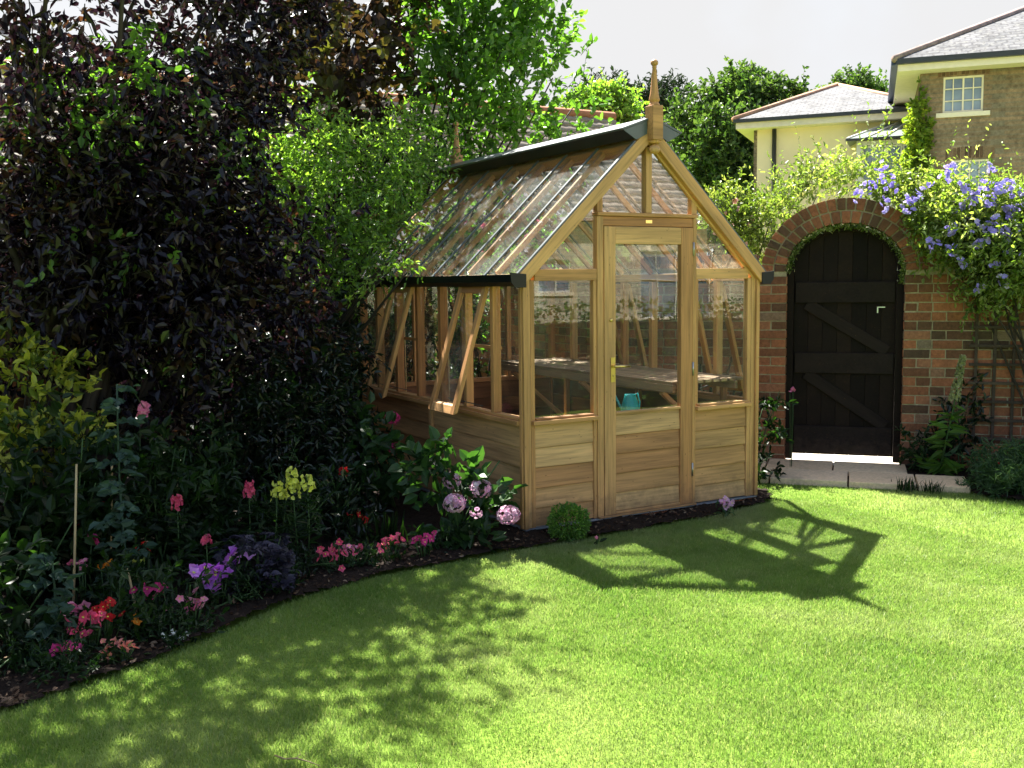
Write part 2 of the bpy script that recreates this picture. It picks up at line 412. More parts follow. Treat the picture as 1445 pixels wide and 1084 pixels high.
# leaf materials
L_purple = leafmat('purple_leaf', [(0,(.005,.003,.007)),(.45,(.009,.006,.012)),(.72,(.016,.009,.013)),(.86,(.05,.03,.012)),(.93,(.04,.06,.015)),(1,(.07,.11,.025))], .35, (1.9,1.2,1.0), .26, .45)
L_hazel = leafmat('bronze_hazel_leaf', [(0,(.018,.012,.016)),(.35,(.032,.018,.018)),(.65,(.055,.04,.016)),(1,(.09,.12,.025))], .36, (1.5,1.3,.6), .5, .3)
L_green = leafmat('mid_green_leaf', [(0,(.05,.11,.022)),(.5,(.09,.18,.035)),(1,(.15,.27,.06))], .5, (1.5,1.8,.5), .4, .4)
L_lime = leafmat('lime_green_leaf', [(0,(.08,.16,.035)),(.5,(.17,.29,.06)),(1,(.33,.44,.13))], .5, (1.5,1.7,.5), .38, .5)
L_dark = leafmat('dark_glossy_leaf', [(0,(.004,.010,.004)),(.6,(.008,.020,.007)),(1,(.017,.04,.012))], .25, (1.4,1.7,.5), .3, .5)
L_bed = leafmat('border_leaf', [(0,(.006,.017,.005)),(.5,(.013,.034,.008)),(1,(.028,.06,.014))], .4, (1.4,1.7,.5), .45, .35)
L_eup = leafmat('yellow_edged_leaf', [(0,(.04,.08,.014)),(.35,(.11,.15,.018)),(.6,(.34,.36,.04)),(1,(.58,.56,.09))], .35, (1.3,1.4,.6), .4, .4)
L_grey = leafmat('grey_green_leaf', [(0,(.03,.065,.045)),(1,(.08,.13,.10))], .3, (1.2,1.5,.8), .6, .2)
L_hyd = leafmat('hydrangea_leaf', [(0,(.02,.05,.018)),(.6,(.035,.085,.025)),(1,(.055,.12,.03))], .4, (1.4,1.7,.5), .4, .4)
L_heu = leafmat('dusky_purple_leaf', [(0,(.015,.014,.024)),(1,(.045,.04,.065))], .2, (1.2,1,1), .5, .3)
L_box = leafmat('box_leaf', [(0,(.05,.11,.02)),(.6,(.09,.20,.03)),(1,(.17,.30,.05))], .35, (1.4,1.7,.5), .4, .4)
L_vine = leafmat('climber_leaf', [(0,(.07,.13,.025)),(.4,(.17,.25,.05)),(.75,(.32,.38,.12)),(1,(.55,.54,.34))], .5, (1.5,1.6,.6), .4, .4)
L_oak = leafmat('far_tree_leaf', [(0,(.025,.055,.016)),(.5,(.06,.11,.030)),(1,(.16,.22,.07))], .4, (1.4,1.6,.6), .5, .3, .6)
L_creep = leafmat('creeper_leaf', [(0,(.08,.16,.02)),(.6,(.20,.28,.04)),(1,(.34,.36,.06))], .5, (1.3,1.4,.5), .5, .3)
L_pine = leafmat('pine_needle', [(0,(.012,.025,.012)),(1,(.03,.05,.022))], .2, (1.2,1.3,.8), .6, .3)
L_rose = leafmat('rose_leaf', [(0,(.06,.11,.02)),(.6,(.14,.20,.04)),(1,(.30,.32,.12))], .5, (1.4,1.5,.6), .4, .4)
P_pink = petmat('pink_petal', (.55,.10,.22), (.72,.22,.36), (.85,.45,.55))
P_mag = petmat('magenta_petal', (.48,.03,.16), (.62,.06,.24))
P_red = petmat('red_petal', (.50,.012,.02), (.65,.03,.03))
P_rosepink = petmat('deep_pink_petal', (.60,.05,.13), (.75,.12,.22))
P_sal = petmat('salmon_petal', (.65,.16,.12), (.75,.30,.25))
P_yel = petmat('yellow_petal', (.62,.62,.06), (.72,.75,.16))
P_org = petmat('orange_petal', (.75,.14,.02), (.85,.32,.03))
P_pur = petmat('violet_petal', (.50,.10,.62), (.62,.20,.74), (.75,.42,.85))
P_hyd = petmat('hydrangea_petal', (.55,.24,.42), (.75,.45,.60), (.80,.70,.72))
P_blue = petmat('blue_violet_petal', (.32,.24,.75), (.46,.38,.88), (.62,.55,.92))
P_white = petmat('white_petal', (.65,.68,.60), (.8,.8,.75))
P_shell = petmat('shell_pink_petal', (.75,.42,.36), (.85,.62,.56))
stalk = simple('green_stalk', (.05,.10,.03), .6, .3)

# greenhouse volume is kept clear of leaves
def clear_gh(P):
    return ~((P[:, 0] > -.13) & (P[:, 0] < 1.98) & (P[:, 1] > -.08) & (P[:, 1] < 2.75) & (P[:, 2] < 2.5-.95*np.abs(P[:, 0]-.93)+.12)) & (P[:, 2] > GZ)

exec_order = []
# ================================================================== SETTING
A_ = np.array([3.090, .975]); W2 = np.array([.667, -.745]); O2 = np.array([-.745, -.667])   # gate wall: origin, along, outwards
def wp(s, t=0.0, z=0.0): q = A_+W2*s+O2*t; return (q[0], q[1], z)
edge = [(-7, -2.9), (-4.2, -1.95), (-2.95, -1.25), (-2.52, -1.07), (-2.09, -.83), (-1.60, -.50), (-1.22, -.38), (-.81, -.32), (-.16, -.275), (.65, -.27), (1.25, -.235), (1.93, -.085), (2.08, .10), (2.12, .45)]
bed1 = np.array(edge+[tuple(wp(-.55, .75)[:2]), tuple(wp(-1.3, 0)[:2]), (.75, 4.47), (-7.5, -1.3)])
pave_poly = np.array([wp(-.62, .92)[:2], wp(1.38, .92)[:2], wp(1.38, .47)[:2], wp(.97, .45)[:2], wp(.97, 0)[:2], wp(-.62, 0)[:2]])
bed2 = np.array([wp(1.37, .96)[:2], wp(1.55, 1.12)[:2], wp(2.0, 1.22)[:2], wp(3.2, 1.25)[:2], wp(5, 1.2)[:2], wp(5, 0)[:2], wp(.96, 0)[:2], wp(.96, .46)[:2], wp(1.37, .46)[:2]])
def inpoly(P, poly):
    x, y = P[:, 0], P[:, 1]; r = np.zeros(len(P), bool); n = len(poly); j = n-1
    for i in range(n):
        xi, yi = poly[i]; xj, yj = poly[j]
        c = ((yi > y) != (yj > y)) & (x < (xj-xi)*(y-yi)/(yj-yi+1e-12)+xi); r ^= c; j = i
    return r

def lawnmat():
    m, nt, out = nmat('turf'); pos = geopos(nt)
    n1 = noise(nt, pos, 1.1, 4, .6); n2 = noise(nt, pos, 60, 4, .7)
    c = ramp(nt, n1, [(.3, (.10,.18,.018)), (.55, (.16,.24,.035)), (.75, (.22,.27,.07))])
    c = mixc(nt, 1.0, c, ramp(nt, n2, [(.3, .55), (.7, 1.25)]), 'MULTIPLY')
    prin(nt, out, c, .9, .1, bump(nt, n2, .6, .02)); return m
def grassmat():
    m, nt, out = nmat('grass_blade'); pos = geopos(nt)
    n1 = noise(nt, pos, 1.0, 5, .62); n2 = noise(nt, pos, 7, 3, .6)
    c = ramp(nt, n1, [(.30, (.122,.22,.038)), (.5, (.20,.285,.078)), (.64, (.275,.33,.135)), (.8, (.37,.375,.21))])
    c = mixc(nt, 1.0, c, ramp(nt, n2, [(.3, .84), (.7, 1.14)]), 'MULTIPLY')
    c = mixc(nt, ramp(nt, attr(nt, 'tint'), [(.78, 0.0), (1.0, .8)]), c, (.42,.40,.20))
    p = prin(nt, None, c, .45, .3)
    t = nt.nodes.new('ShaderNodeBsdfTranslucent'); nt.links.new(mixc(nt, 1.0, c, (1.15,1.28,.8), 'MULTIPLY'), t.inputs[0])
    mx = nt.nodes.new('ShaderNodeMixShader'); mx.inputs[0].default_value = .48
    nt.links.new(p.outputs[0], mx.inputs[1]); nt.links.new(t.outputs[0], mx.inputs[2]); nt.links.new(mx.outputs[0], out.inputs[0]); return m
g = MB(); g.add([(-600,-600,GZ-.006),(600,-600,GZ-.006),(600,900,GZ-.006),(-600,900,GZ-.006)], [(0,1,2,3)])
tag(g.build('lawn', lawnmat()), kind='structure')

def soil(name, poly, cell, x0, x1, y0, y1, mat):
    xs = np.arange(x0, x1, cell); ys = np.arange(y0, y1, cell); X, Y = np.meshgrid(xs, ys)
    P = np.stack([X.ravel(), Y.ravel()], 1)
    Z = GZ+.006+.018*(np.sin(P[:, 0]*9+np.cos(P[:, 1]*7)*2)*.5+.5)+RG.random(len(P))*.016
    V = np.c_[P+RG.normal(size=P.shape)*cell*.2, Z]; nx, ny = len(xs), len(ys)
    i = (np.arange(ny-1)[:, None]*nx+np.arange(nx-1)[None]).ravel()
    cen = P[i]+cell/2; k = inpoly(cen, poly) & ~((cen[:, 0] > .02) & (cen[:, 0] < 1.84) & (cen[:, 1] > .02) & (cen[:, 1] < 2.63)); i = i[k]
    Q = np.stack([i, i+1, i+nx+1, i+nx], 1)
    u, inv = np.unique(Q, return_inverse=True)
    return tag(np_mesh(name, V[u], quads=inv.reshape(-1, 4), mat=mat), kind='structure')
def soilmat():
    m, nt, out = nmat('earth'); pos = geopos(nt)
    n1 = noise(nt, pos, 45, 5, .75); n2 = noise(nt, pos, 6, 3)
    c = ramp(nt, n1, [(.3, (.009,.006,.0045)), (.6, (.03,.019,.013)), (.8, (.08,.055,.035))])
    prin(nt, out, c, .95, .15, bump(nt, n1, 1.0, .02)); return m
earth = soilmat()
soil('soil', bed1, .03, -5.2, 3.4, -2.4, 4.5, earth)
soil('soil', bed2, .03, 3.0, 6.5, -3.6, 1.2, earth)
# bark chips and clods of the front bed: loose litter nobody could count
n = 5200; P = np.c_[RG.uniform(-3.2, 2.2, n), RG.uniform(-1.3, .1, n), np.full(n, GZ+.028)]
n2_ = 1500; P = np.concatenate([P, np.c_[RG.uniform(2.8, 4.6, n2_), RG.uniform(-1.4, .8, n2_), np.full(n2_, GZ+.03)]])
P = P[(inpoly(P, bed1) | inpoly(P, bed2)) & ~((P[:, 0] > 0) & (P[:, 0] < 1.86) & (P[:, 1] > 0))]
chip = leafmat('bark_chip', [(0,(.02,.012,.008)),(.7,(.07,.04,.025)),(1,(.22,.16,.11))], 0, (1,1,1), .9, .1)
tag(leaves('leaf_litter', P, rdir(len(P), 0, .3), .028, .5, chip, None, curl=.3), kind='stuff', label='dry brown leaf litter and bark chips on the bed soil', cat='leaf litter')

# grass
def grass():
    def field(n, x0, x1, y0, y1, h, w):
        P = np.c_[RG.uniform(x0, x1, n), RG.uniform(y0, y1, n)]
        j = P+RG.normal(size=P.shape)*.018
        k = ~inpoly(j, bed1) & ~inpoly(P, pave_poly) & ~inpoly(j, bed2)
        # behind the walls or out of the field of view
        s = (P-A_)@O2; k &= s > .2
        d = P-C0[:2]; fz = d@CF[:2]; rx = d@CR[:2]
        k &= (fz > 2.2) & (np.abs(rx) < fz*.56+.35)
        P = P[k]; n = len(P)
        patch = .85+.3*np.sin(P[:, 0]*2.1+1.3*np.sin(P[:, 1]*1.7))*np.cos(P[:, 1]*2.6)
        H = h*RG.uniform(.5, 1.2, n)*patch; Wd = w*RG.uniform(.7, 1.3, n)
        a = RG.random(n)*2*np.pi; sd = np.c_[np.cos(a), np.sin(a), np.zeros(n)]
        b = RG.random(n)*2*np.pi; ln = np.c_[np.cos(b), np.sin(b), np.zeros(n)]*(H*RG.uniform(.1, .9, n))[:, None]
        B = np.c_[P, np.full(n, GZ-.004)]; up = np.array([0, 0, 1.])
        V = np.empty((n, 5, 3)); hw = sd*(Wd/2)[:, None]
        V[:, 0] = B-hw; V[:, 1] = B+hw; mid = B+ln*.3+up*(H*.55)[:, None]
        V[:, 2] = mid+hw*.8; V[:, 3] = mid-hw*.8; V[:, 4] = B+ln+up*H[:, None]
        return V
    V = np.concatenate([field(560000, -4, 2.2, -4.1, -.1, .023, .0028), field(260000, -1.5, 5.2, -3.2, 1.2, .024, .0036)])
    n = len(V); b = np.arange(n)[:, None]*5
    o = np_mesh('grass', V, quads=b+np.array([0, 1, 2, 3]), tris=b+np.array([3, 2, 4]), attrs={'tint': np.repeat(RG.random(n), 5)}, mat=grassmat(), smooth=False)
    tag(o, 'short mown lawn grass, bright green with paler dry patches', 'grass', kind='stuff')
grass()

# paving
m = MB(); mt = MB()
def slab(m, s0, s1, t0, t1, z=.0):
    g_ = .006; e = RG.normal(size=4)*.003; zz = z+RG.normal()*.003
    pts = [wp(s0+g_, t0+g_+e[0], GZ-.02), wp(s1-g_, t0+g_+e[1], GZ-.02), wp(s1-g_, t1-g_+e[2], GZ-.02), wp(s0+g_, t1-g_+e[3], GZ-.02)]
    m.prism(pts, (0, 0, zz-GZ+.02))
for s0, s1 in ((-.6, -.12), (-.12, .40), (.40, .96)): slab(m, s0, s1, .0, .45)
for s0, s1 in ((-.62, -.05), (-.05, .52), (.52, 1.0), (1.0, 1.36)): slab(m, s0, s1, .45, .90)
mt.prism([wp(-.6, .0, GZ-.03), wp(1.34, .0, GZ-.03), wp(1.34, .89, GZ-.03), wp(-.6, .89, GZ-.03)], (0, 0, .028-.0))
pv = m.build('paving', slab_m, None, .006); tag(pv, kind='structure')
tag(mt.build('paving_bed', earth), kind='structure')

# ================================================================== BRICK WALLS (real bricks, Flemish bond)
def brick_run(m, org, along, outw, s0, s1, z0, z1, skip=None, th=.03):
    """bricks as boxes standing 6 mm proud of the mortar; org/along/outw 2-D"""
    rh = .0745; j = .0095; z = z0; row = 0
    while z+rh*.5 < z1:
        s = s0-(.055+.16 if row % 2 else 0)-.02; k = row
        while s < s1:
            Lb = .2145 if k % 2 == 0 else .103
            a, b = max(s, s0), min(s+Lb, s1)
            if s1-b < .045: b = s1
            if b-a > .03 and not (skip and skip(a, b, z, z+rh)):
                e = RG.normal()*.0018; q0, q1 = z+j/2, z+rh-j/2
                pts = []
                for (ss, zz) in ((a, q0), (b, q0), (b, q1), (a, q1)):
                    ss += RG.normal()*.0015; zz += RG.normal()*.0012
                    pts.append((org[0]+along[0]*ss-outw[0]*.02, org[1]+along[1]*ss-outw[1]*.02, zz))
                m.prism(pts, (outw[0]*(.026+e), outw[1]*(.026+e), 0))
            s += Lb+j; k += 1
        z += rh; row += 1
def wallbox(m, org, al, ow, s0, s1, z0, z1, t0=-.215, t1=0):
    def q(s, t): return (org[0]+al[0]*s+ow[0]*t, org[1]+al[1]*s+ow[1]*t, z0)
    m.prism([q(s0, t0), q(s1, t0), q(s1, t1), q(s0, t1)], (0, 0, z1-z0))

SP = 1.555; RA, RB = .46, .385; TH = .205
SB0 = np.array(wp(-1.56)[:2]); SBd = np.array([1.95, 5.35])-SB0; SBd /= np.linalg.norm(SBd); SBo = np.array([-SBd[1], SBd[0]])
wall = empty('brick_wall', wp(.46, -.1, 0), 'old red brick garden wall with an arched gateway, right of the greenhouse', 'wall')
m = MB(); wallbox(m, A_, W2, O2, -1.56, 0, GZ-.1, 1.60); wallbox(m, SB0, SBd, SBo, 0, 3.2, GZ-.1, 1.60); wallbox(m, A_, W2, O2, .92, 6.5, GZ-.1, 1.60); 
m.build('mortar', mortar, wall)
m = MB()
brick_run(m, A_, W2, O2, -1.56, 0, GZ, 1.56); brick_run(m, SB0, SBd, SBo, .02, 3.15, GZ, 1.56); brick_run(m, A_, W2, O2, .92, 6.5, GZ, 1.56)
# jamb returns
for s_, al in ((0, 1), (.92, -1)):
    z = GZ; r_ = 0
    while z < 1.52:
        a = .0; 
        q = wp(s_, -.004, z+.006); d = wp(s_, -.21, z+.006)
        if r_ % 2: m.prism([wp(s_-.01*al, -.004, z+.006), wp(s_+.006*al, -.004, z+.006), wp(s_+.006*al, -.21, z+.006), wp(s_-.01*al, -.21, z+.006)], (0, 0, .063))
        else:
            for t0 in (-.004, -.112): m.prism([wp(s_-.01*al, t0, z+.006), wp(s_+.006*al, t0, z+.006), wp(s_+.006*al, t0-.098, z+.006), wp(s_-.01*al, t0-.098, z+.006)], (0, 0, .063))
        z += .0745; r_ += 1
m.build('brickwork', brickm, wall, .003)
m = MB(); mm = MB()
# coping: bricks on edge
for s0, s1 in ((-1.56, -.2), (1.12, 6.5)):
    s = s0
    while s < s1-.05:
        z_ = 1.603
        m.prism([wp(s, .012, z_), wp(s+.063, .012, z_), wp(s+.063, -.225, z_), wp(s, -.225, z_)], (0, 0, .10+RG.normal()*.002)); s += .074
m.build('coping', brickm, wall, .004)
# arch: two rings of voussoirs
def ell(a, off): return (.46+(RA+off)*math.cos(a), SP+(RB+off)*math.sin(a))
m = MB(); mm = MB()
for ring, (o0, o1, nb) in enumerate(((.004, .098, 21), (.110, .204, 26))):
    for k in range(nb):
        a0 = math.pi*k/nb; a1 = math.pi*(k+1)/nb; ga = .006/(RA+o0)
        a0 += ga; a1 -= ga
        pts = [wp(ell(a0, o0)[0], -.214, ell(a0, o0)[1]), wp(ell(a1, o0)[0], -.214, ell(a1, o0)[1]), wp(ell(a1, o1)[0], -.214, ell(a1, o1)[1]), wp(ell(a0, o1)[0], -.214, ell(a0, o1)[1])]
        e = .218+.006+RG.normal()*.002
        m.prism(pts, (O2[0]*e, O2[1]*e, 0), tint=RG.uniform(.0, .55))
m.build('arch_bricks', brickm, wall, .003)
K = 40; 
for k in range(K):
    a0 = math.pi*k/K; a1 = math.pi*(k+1)/K
    pts = [wp(*((ell(a, o)[0], -.21, ell(a, o)[1]))) for a, o in ((a0, .01), (a1, .01), (a1, .20), (a0, .20))]
    mm.prism(pts, (O2[0]*.205, O2[1]*.205, 0))
# spandrels of wall either side of the ring up to coping
for s0, s1 in ((-.02, 0.0),): pass
mm.build('arch_mortar', mortar, wall)

# left boundary wall
L0 = np.array([.75, 4.47]); LA = np.array([-.745*1.10, -.667*.9]); LA /= np.linalg.norm(LA); LO = np.array([-LA[1], LA[0]])
if LO@(np.array([-1, 0])-L0) < 0: LO = -LO
lw = empty('brick_wall', (L0[0]+LA[0]*3, L0[1]+LA[1]*3, 0), 'shaded brick boundary wall behind the left flower border', 'wall')
m = MB(); wallbox(m, L0, LA, LO, -1.3, 9.0, GZ-.1, 1.70); m.build('mortar', mortar, lw)
m = MB(); brick_run(m, L0, LA, LO, -1.3, 9.0, GZ, 1.68); m.build('brickwork', brickm, lw)

# ================================================================== GATE
gate = empty('garden_gate', wp(.46, -.12, 0), 'dark stained arched plank gate in the brick gateway, light showing underneath', 'gate')
m = MB()
for s0, s1 in ((.0, .058), (.862, .92)): m.prism([wp(s0, -.16, GZ+.03), wp(s1, -.16, GZ+.03), wp(s1, -.07, GZ+.03), wp(s0, -.07, GZ+.03)], (0, 0, SP-GZ-.03))

for k in range(24):
    a0 = math.pi*k/24; a1 = math.pi*(k+1)/24
    pts = [wp(.46+(RA+o)*math.cos(a), -.16, SP+(RB+o)*math.sin(a)) for a, o in ((a0, -.055), (a1, -.055), (a1, -.012), (a0, -.012))]
    m.prism(pts, (O2[0]*.09, O2[1]*.09, 0))
m.build('gate_frame', oldwood, gate)
m = MB(); nb = 7; x0, x1 = .0585, .8615
for k in range(nb):
    a = x0+(x1-x0)*k/nb+.0005; b = x0+(x1-x0)*(k+1)/nb-.0005
    def top(s): return SP+RB*math.sqrt(max(0, 1-((s-.46)/RA)**2))-.03
    mid = (a+b)/2
    pts = [wp(a, -.15, .028), wp(b, -.15, .028), wp(b, -.15, top(b)), wp(mid, -.15, top(mid)), wp(a, -.15, top(a))]
    m.prism(pts, (O2[0]*.022, O2[1]*.022, 0))
m.prism([wp(.0585, -.158, .03), wp(.852, -.158, .03)]+[wp(.46+(RA-.058)*math.cos(math.pi*k/20), -.158, SP+(RB-.058)*math.sin(math.pi*k/20)) for k in range(21)], (O2[0]*.006, O2[1]*.006, 0)); m.build('boards', oldwood, gate, .003)
for zc, h in ((1.385, .17), (.80, .17), (.16, .22)):
    m = MB(); m.prism([wp(.07, -.127, zc-h/2), wp(.85, -.127, zc-h/2), wp(.85, -.127, zc+h/2), wp(.07, -.127, zc+h/2)], (O2[0]*.03, O2[1]*.03, 0)); m.build('ledge', ledgewood, gate, .004)
for (sa, za, sb, zb) in ((.16, 1.29, .80, .90), (.16, .71, .80, .28)):
    m = MB(); d = Vector(wp(1, 0, 0))-Vector(wp(0, 0, 0))
    m.bar(wp(sa, -.115, za), wp(sb, -.115, zb), .095, .024, up=(O2[0], O2[1], 0)); m.build('brace', ledgewood, gate, .003)
m = MB(); m.box((0,0,0),(0,0,0)) if False else None
m.bar(wp(.715, -.085, 1.262), wp(.775, -.085, 1.262), .012, .008); m.bar(wp(.718, -.09, 1.262), wp(.718, -.09, 1.215), .010, .008, up=(O2[0], O2[1], 0)); m.build('latch', steel, gate)

# ================================================================== TRELLIS
tr = empty('trellis', wp(2.2, .03, 0), 'dark square-lattice timber trellis fixed to the brick wall at the right edge', 'trellis')
m = MB()
s = 1.44
while s < 3.2: m.prism([wp(s, .012, .18), wp(s+.022, .012, .18), wp(s+.022, .03, .18), wp(s, .03, .18)], (0, 0, 1.36)); s += .135
m.build('upright', trelwood, tr)
m = MB(); z = .22
while z < 1.53: m.prism([wp(1.40, .031, z), wp(3.22, .031, z), wp(3.22, .047, z), wp(1.40, .047, z)], (0, 0, .022)); z += .146
m.build('crossbar', trelwood, tr)

# ================================================================== GREENHOUSE
Wd, D, He = 1.857, 2.648, 1.55
CXm = Wd/2; HR = 2.4375; SL = (HR-He)/CXm; sn = Vector((-SL, 0, 1)).normalized()
gh = empty('greenhouse', (CXm, D/2, 0), 'cedar framed greenhouse with clear panes, pitched roof, finials and half-glazed door', 'greenhouse')
NB = 7; bay = D/NB
def zr(x): return He+SL*(x if x <= CXm else Wd-x)
# plinth
m = MB()
for (a, b) in (((.012, .012), (Wd-.012, .10)), ((.012, D-.10), (Wd-.012, D-.012)), ((.012, .10), (.10, D-.10)), ((Wd-.10, .10), (Wd-.012, D-.10))):
    m.box((a[0], a[1], GZ-.08), (b[0], b[1], -.012))
m.build('mortar_footing', mortar, gh)
m = MB(); 
for z0 in (GZ-.03,):
    x = .02
    while x < Wd-.06:
        m.box((x, .004, z0), (min(x+.205, Wd-.02), .014, -.016)); m.box((x, D-.014, z0), (min(x+.205, Wd-.02), D-.004, -.016)); x += .216
    y = .02
    while y < D-.06:
        m.box((.004, y, z0), (.014, min(y+.205, D-.02), -.016)); m.box((Wd-.014, y, z0), (Wd-.004, min(y+.205, D-.02), -.016)); y += .216
m.build('brick_plinth', brickm, gh, .003)
m = MB()
m.box((-.006, -.012, -.010), (Wd+.006, .05, -.001)); m.box((-.006, D-.05, -.010), (Wd+.006, D+.012, -.001))
m.box((-.008, .05, -.010), (.05, D-.05, -.001)); m.box((Wd-.05, .05, -.010), (Wd+.008, D-.05, -.001))
m.build('damp_strip', leadgrey, gh)
# corner posts
for x0 in (0, Wd-.048):
    for y0 in (0, D-.048):
        m = MB(); m.box((x0, y0, 0), (x0+.048, y0+.048, He)); m.build('corner_post', cedar, gh, .004)
for b_ in (((-.012, -.020, .0), (.018, -.0015, He-.02)), ((-.020, -.0015, 0), (-.0015, .030, He-.02)), ((Wd-.016, -.018, .0), (Wd+.012, -.0015, He-.02)), ((Wd+.0015, -.0015, 0), (Wd+.018, .030, He-.02))):
    m = MB(); m.box(*b_); m.build('corner_trim', cedar, gh, .004)
def boards_x(m, x0, x1, y0, zs, thick=.018, sgn=-1):
    for i in range(len(zs)-1):
        zt, zb = zs[i], zs[i+1]
        # shiplap: lower edge stands out, thin step shadow
        yf = y0
        pts = [(x0, yf+.004, zt-.001), (x0, yf+thick+.004, zt-.001), (x0, yf+thick+.004, zb+.001), (x0, yf-.004, zb+.002), (x0, yf-.004, zb+.014), (x0, yf+.004, zt-.012)]
        if sgn > 0: pts = [(p[0], 2*y0-p[1]+0, p[2]) for p in pts]
        L_ = x1-x0; n_ = len(pts); vs = [Vector(p) for p in pts]+[Vector(p)+Vector((L_, 0, 0)) for p in pts]
        fs = [tuple(range(n_))[::-1], tuple(range(n_, 2*n_))]+[(q, (q+1) % n_, n_+(q+1) % n_, n_+q) for q in range(n_)]
        m.add(vs, fs, [(v.x, v.z, v.y) for v in vs])
def boards_y(m, y0, y1, x0, zs, sgn=-1, thick=.018):
    for i in range(len(zs)-1):
        zt, zb = zs[i], zs[i+1]
        pts = [(.004, zt-.001), (thick+.004, zt-.001), (thick+.004, zb+.001), (-.004, zb+.002), (-.004, zb+.014), (.004, zt-.012)]
        pts = [(x0-sgn*p[0], y0, p[1]) for p in pts]
        n_ = len(pts); vs = [Vector(p) for p in pts]+[Vector(p)+Vector((0, y1-y0, 0)) for p in pts]
        fs = [tuple(range(n_))[::-1], tuple(range(n_, 2*n_))]+[(q, (q+1) % n_, n_+(q+1) % n_, n_+q) for q in range(n_)]
        m.add(vs, fs, [(v.y, v.z, v.x) for v in vs])
ZS = [.632, .490, .367, .240, .118, .004]
SF = .012
def face_panel(name, fn, mat_=None): m = MB(); fn(m); m.build(name, mat_ or cedar_dk, gh, .0015)
face_panel('front_boards', lambda m: boards_x(m, .078, .530, SF, ZS))
face_panel('front_boards', lambda m: boards_x(m, 1.322, 1.775, SF, ZS))
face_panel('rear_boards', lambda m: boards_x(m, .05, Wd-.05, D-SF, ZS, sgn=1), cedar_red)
face_panel('side_boards', lambda m: (boards_y(m, .05, D/2-.022, SF, ZS), boards_y(m, D/2+.022, D-.05, SF, ZS)))
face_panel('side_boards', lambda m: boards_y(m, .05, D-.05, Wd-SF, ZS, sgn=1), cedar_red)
m = MB(); m.box((-.010, D/2-.02, 0), (.03, D/2+.02, .63)); m.build('side_batten', cedar, gh, .003)
# front stiles, rails
for nm_, b_ in (('front_stile', ((.0495, .002, 0), (.078, .044, He-.04))), ('front_stile', ((.506, .001, .0), (.530, .044, 1.505))), ('door_jamb', ((.5315, -.006, 0), (.578, .047, 1.90))),
        ('door_jamb', ((1.291, -.006, 0), (1.3195, .047, 1.90))), ('front_stile', ((1.321, .001, .675), (1.343, .044, 1.505))), ('front_stile', ((1.776, .002, 0), (Wd-.0495, .044, He-.04))),
        ('front_rail', ((.079, -.004, 1.506), (.530, .045, 1.575))), ('front_rail', ((1.321, -.004, 1.506), (1.775, .045, 1.575))), ('door_lintel', ((.53, -.016, 1.902), (1.3205, .050, 1.925))), ('door_head', ((.579, -.002, 1.842), (1.29, .046, 1.900)))):
    m = MB(); m.box(*b_); m.build(nm_, cedar, gh, .003)
for x0, x1 in ((.052, .530), (1.322, 1.803)):
    m = MB(); m.box((x0, -.028, .634), (x1, .05, .660)); m.box((x0+.027, -.010, .6605), (x1-.027, .046, .674)); m.build('window_sill', cedar, gh, .003)
# front panes
for x0, x1 in ((.078, .506), (1.343, 1.776)):
    m = MB(); m.box((x0, .020, .674), (x1, .024, 1.506)); m.build('window_pane', glass, gh)
# gable
for xx in (.555, 1.302):
    m = MB(); m.box((xx-.022, -.001, 1.926), (xx+.022, .044, zr(xx)-.05)); m.build('gable_mullion', cedar, gh, .003)
m = MB(); m.box((CXm-.023, -.008, 1.926), (CXm+.023, .044, HR-.10)); m.build('gable_mullion', cedar, gh, .003)
for sgn in (-1, 1):
    def X(x): return CXm+sgn*(x-CXm)*-1 if sgn == 1 else x
    m = MB(); a = Vector((X(-.035), -.012, He+SL*(-.035)-.012)); b = Vector((CXm, -.012, HR-.012))
    m.bar(a, b, .055, .075, up=(sgn*SL, 0, 1)); m.build('barge_rafter', cedar, gh, .004)
    m = MB(); a = Vector((X(.03), .012, He+SL*.03-.062)); b = Vector((CXm-sgn*-.0, .012, HR-.062)); m.bar(a, b, .030, .030, up=(sgn*SL, 0, 1)); m.build('gable_bead', cedar, gh, .003)
    m = MB(); m.bar(Vector((X(0), D, He-.012)), Vector((CXm, D, HR-.012)), .055, .075, up=(sgn*SL, 0, 1)); m.build('barge_rafter', cedar, gh, .004)
    for (x0, x1, z0) in ((.06, .533, 1.575), (.577, CXm-.023, 1.925)):
        pts = [(X(x0), .016, z0), (X(x1), .016, z0), (X(x1), .016, zr(x1)-.05)]+([(X(x0), .016, zr(x0)-.05)] if zr(x0)-.05 > z0+.01 else [])
        m = MB(); m.prism(pts, (0, .004, 0)); m.build('gable_pane', glass, gh)
# rear gable and rear glazing
for xx in (.48, .93, 1.38): m = MB(); m.box((xx-.02, D-.044, .66), (xx+.02, D-.003, zr(xx)-.04)); m.build('rear_mullion', cedar, gh, .003)
m = MB()
m.box((.05, D-.045, .634), (Wd-.05, D+.004, .672)); m.box((.05, D-.047, 1.505), (Wd-.05, D+.002, 1.56)); m.build('rear_frame', cedar, gh, .003)
m = MB(); pts = [(.05, D-.02, .66), (Wd-.05, D-.02, .66), (Wd-.05, D-.02, He), (CXm, D-.02, HR-.05), (.05, D-.02, He)]
m.prism(pts, (0, .004, 0)); m.build('rear_pane', glass, gh)
